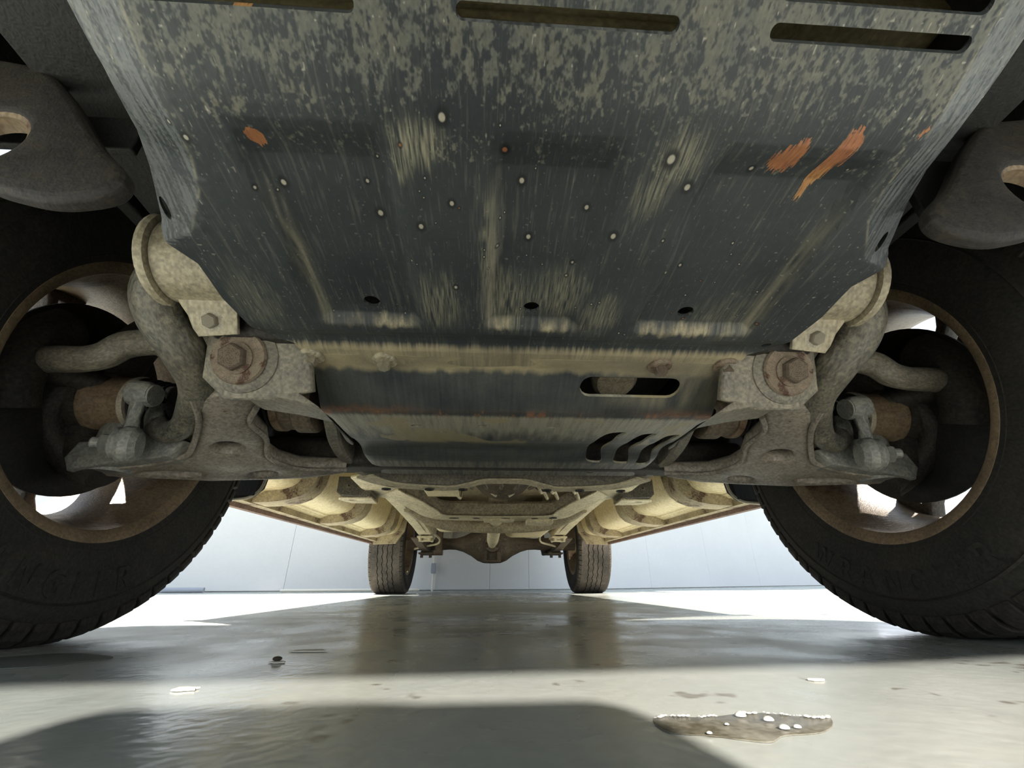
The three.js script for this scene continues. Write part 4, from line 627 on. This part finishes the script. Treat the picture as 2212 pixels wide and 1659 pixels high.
{ // wet stain with froth
  const pool = new THREE.Group(); pool.position.copy(V(0.114, 0, 0.301)); tag(pool, 'water_puddle', 'shallow brown wet patch with white froth on the floor in front', 'puddle');
  const edge = [[-0.044, 0.021], [-0.034, 0.026], [-0.012, 0.022], [0.013, 0.028], [0.029, 0.029], [0.048, 0.02], [0.058, 0.014], [0.067, 0.017], [0.057, 0.001], [0.04, -0.011], [0.016, -0.015], [0.003, -0.024], [-0.011, -0.019], [-0.023, -0.012], [-0.044, -0.005], [-0.047, 0.008]];
  const wet = new THREE.MeshStandardMaterial({ map: colourMap(256, 256, (u, v) => { const n = fbm(u, v, 5, 5, 4, 601), f = fbm(u, v, 40, 40, 2, 602); return mix3(rgb(70, 66, 52), rgb(122, 120, 108), clamp(0.35 + 1.7 * (n - 0.5) + 0.7 * (f - 0.5))); }, 0.12), roughness: 0.32 });
  mesh('water_film', lying(edge, 0.0001, 0.0006, 0.0002, true), wet, pool);
  const froth = new THREE.MeshPhysicalMaterial({ color: new THREE.Color(0.45, 0.45, 0.41), roughness: 0.35, clearcoat: 0.3 });
  const dots = []; for (let i = 0; i < 70; i++) { const n = Math.floor(rnd() * 7), t = rnd(), e = [lerp(edge[n][0], edge[n + 1][0], t), lerp(edge[n][1], edge[n + 1][1], t)], g = new THREE.IcosahedronGeometry(0.0005 + 0.0013 * rnd() * rnd(), 2); g.scale(1.3, 0.5, 1); g.translate(e[0] + 0.004 * (rnd() - 0.5), 0.0012, -(e[1] + 0.003 * (rnd() - 0.5))); dots.push(g); }
  const f = mesh('froth', join(dots), froth, pool); f.userData.kind = 'stuff';
  for (const [x, d, r] of [[0.024, 0.011, 0.0028], [0.0235, -0.005, 0.0026], [0.032, -0.004, 0.002], [-0.006, 0.004, 0.0012], [-0.024, -0.011, 0.0014], [0.012, 0.021, 0.003]]) { const g = new THREE.SphereGeometry(r, 16, 8, 0, 2 * Math.PI, 0, Math.PI / 2); g.scale(1.2, 0.7, 1); g.translate(x, 0.0014, -d); mesh('bubble', g, froth, pool); }
}

// ---------------------------------------------------------------- ahead of the truck, behind the camera
function workLamp(name, label, lampAt, aimAt, power, cone, colour) {   // lamp head on a mast, aimed at a point of the floor
  const stand = new THREE.Group(); stand.position.set(lampAt.x, 0, lampAt.z); tag(stand, name, label, 'lamp', 'work lamps around the truck');
  const dir = aimAt.clone().sub(lampAt).normalize(), q = new THREE.Quaternion().setFromUnitVectors(new THREE.Vector3(0, 0, 1), dir);
  const head = box(-0.17, 0.17, -0.12, 0.12, -0.04, 0.04, 0.01); head.translate(0, 0, -0.05).applyQuaternion(q).translate(0, lampAt.y, 0); mesh('lamp_head', head, M.black, stand);
  const face = box(-0.14, 0.14, -0.09, 0.09, -0.005, 0.005, 0.003); face.applyQuaternion(q).translate(0, lampAt.y, 0);
  mesh('lamp_glass', face, new THREE.MeshStandardMaterial({ color: 0x222222, emissive: colour, emissiveIntensity: 8 }), stand);
  const back = dir.clone().multiplyScalar(-0.13); mesh('mast', aim(lathe([[0, 0], [0.2, 0], [0.2, 0.02], [0.03, 0.03], [0.03, lampAt.y], [0, lampAt.y]], 16), new THREE.Vector3(back.x, 0, back.z), new THREE.Vector3(0, 1, 0)), M.black, stand);
  const lamp = new THREE.SpotLight(colour, power, 0, cone, 0.5, 2); lamp.position.set(0, lampAt.y, 0).addScaledVector(dir, 0.03); lamp.target.position.set(aimAt.x - lampAt.x, aimAt.y, aimAt.z - lampAt.z);
  lamp.castShadow = true; lamp.shadow.mapSize.set(2048, 2048); lamp.shadow.radius = 4; stand.add(lamp, lamp.target);
}
{
  workLamp('work_lamp', 'work lamp on a mast in front of the truck', new THREE.Vector3(0.9, 2.8, 4.6), new THREE.Vector3(0, 0, -0.5), 265, 0.28, 0xfff6ee);
  workLamp('work_lamp_001', 'tall work lamp on a mast to the right of the truck', new THREE.Vector3(6.2, 6.0, -1.4), new THREE.Vector3(1.3, 0, -2.3), 620, 0.25, 0xfff6ea);
  const blocker = new RoundedBoxGeometry(0.34, 0.285, 0.10, 4, 0.03); blocker.translate(0, 0.1425, 0);  // added box behind the camera, casts the shadow on the near floor
  const o = new THREE.Group(); o.position.set(-0.02, 0, 0.16); tag(o, 'shadow_blocker', 'added dark shadow bag on the floor behind the camera', 'blocker');
  mesh('blocker_body', blocker, M.black, o); mesh('handle', tube([new THREE.Vector3(-0.08, 0.275, 0), new THREE.Vector3(-0.04, 0.292, 0), new THREE.Vector3(0.04, 0.292, 0), new THREE.Vector3(0.08, 0.275, 0)], 0.008, 20, 10), M.black, o);
}
renderer.render(scene, camera);
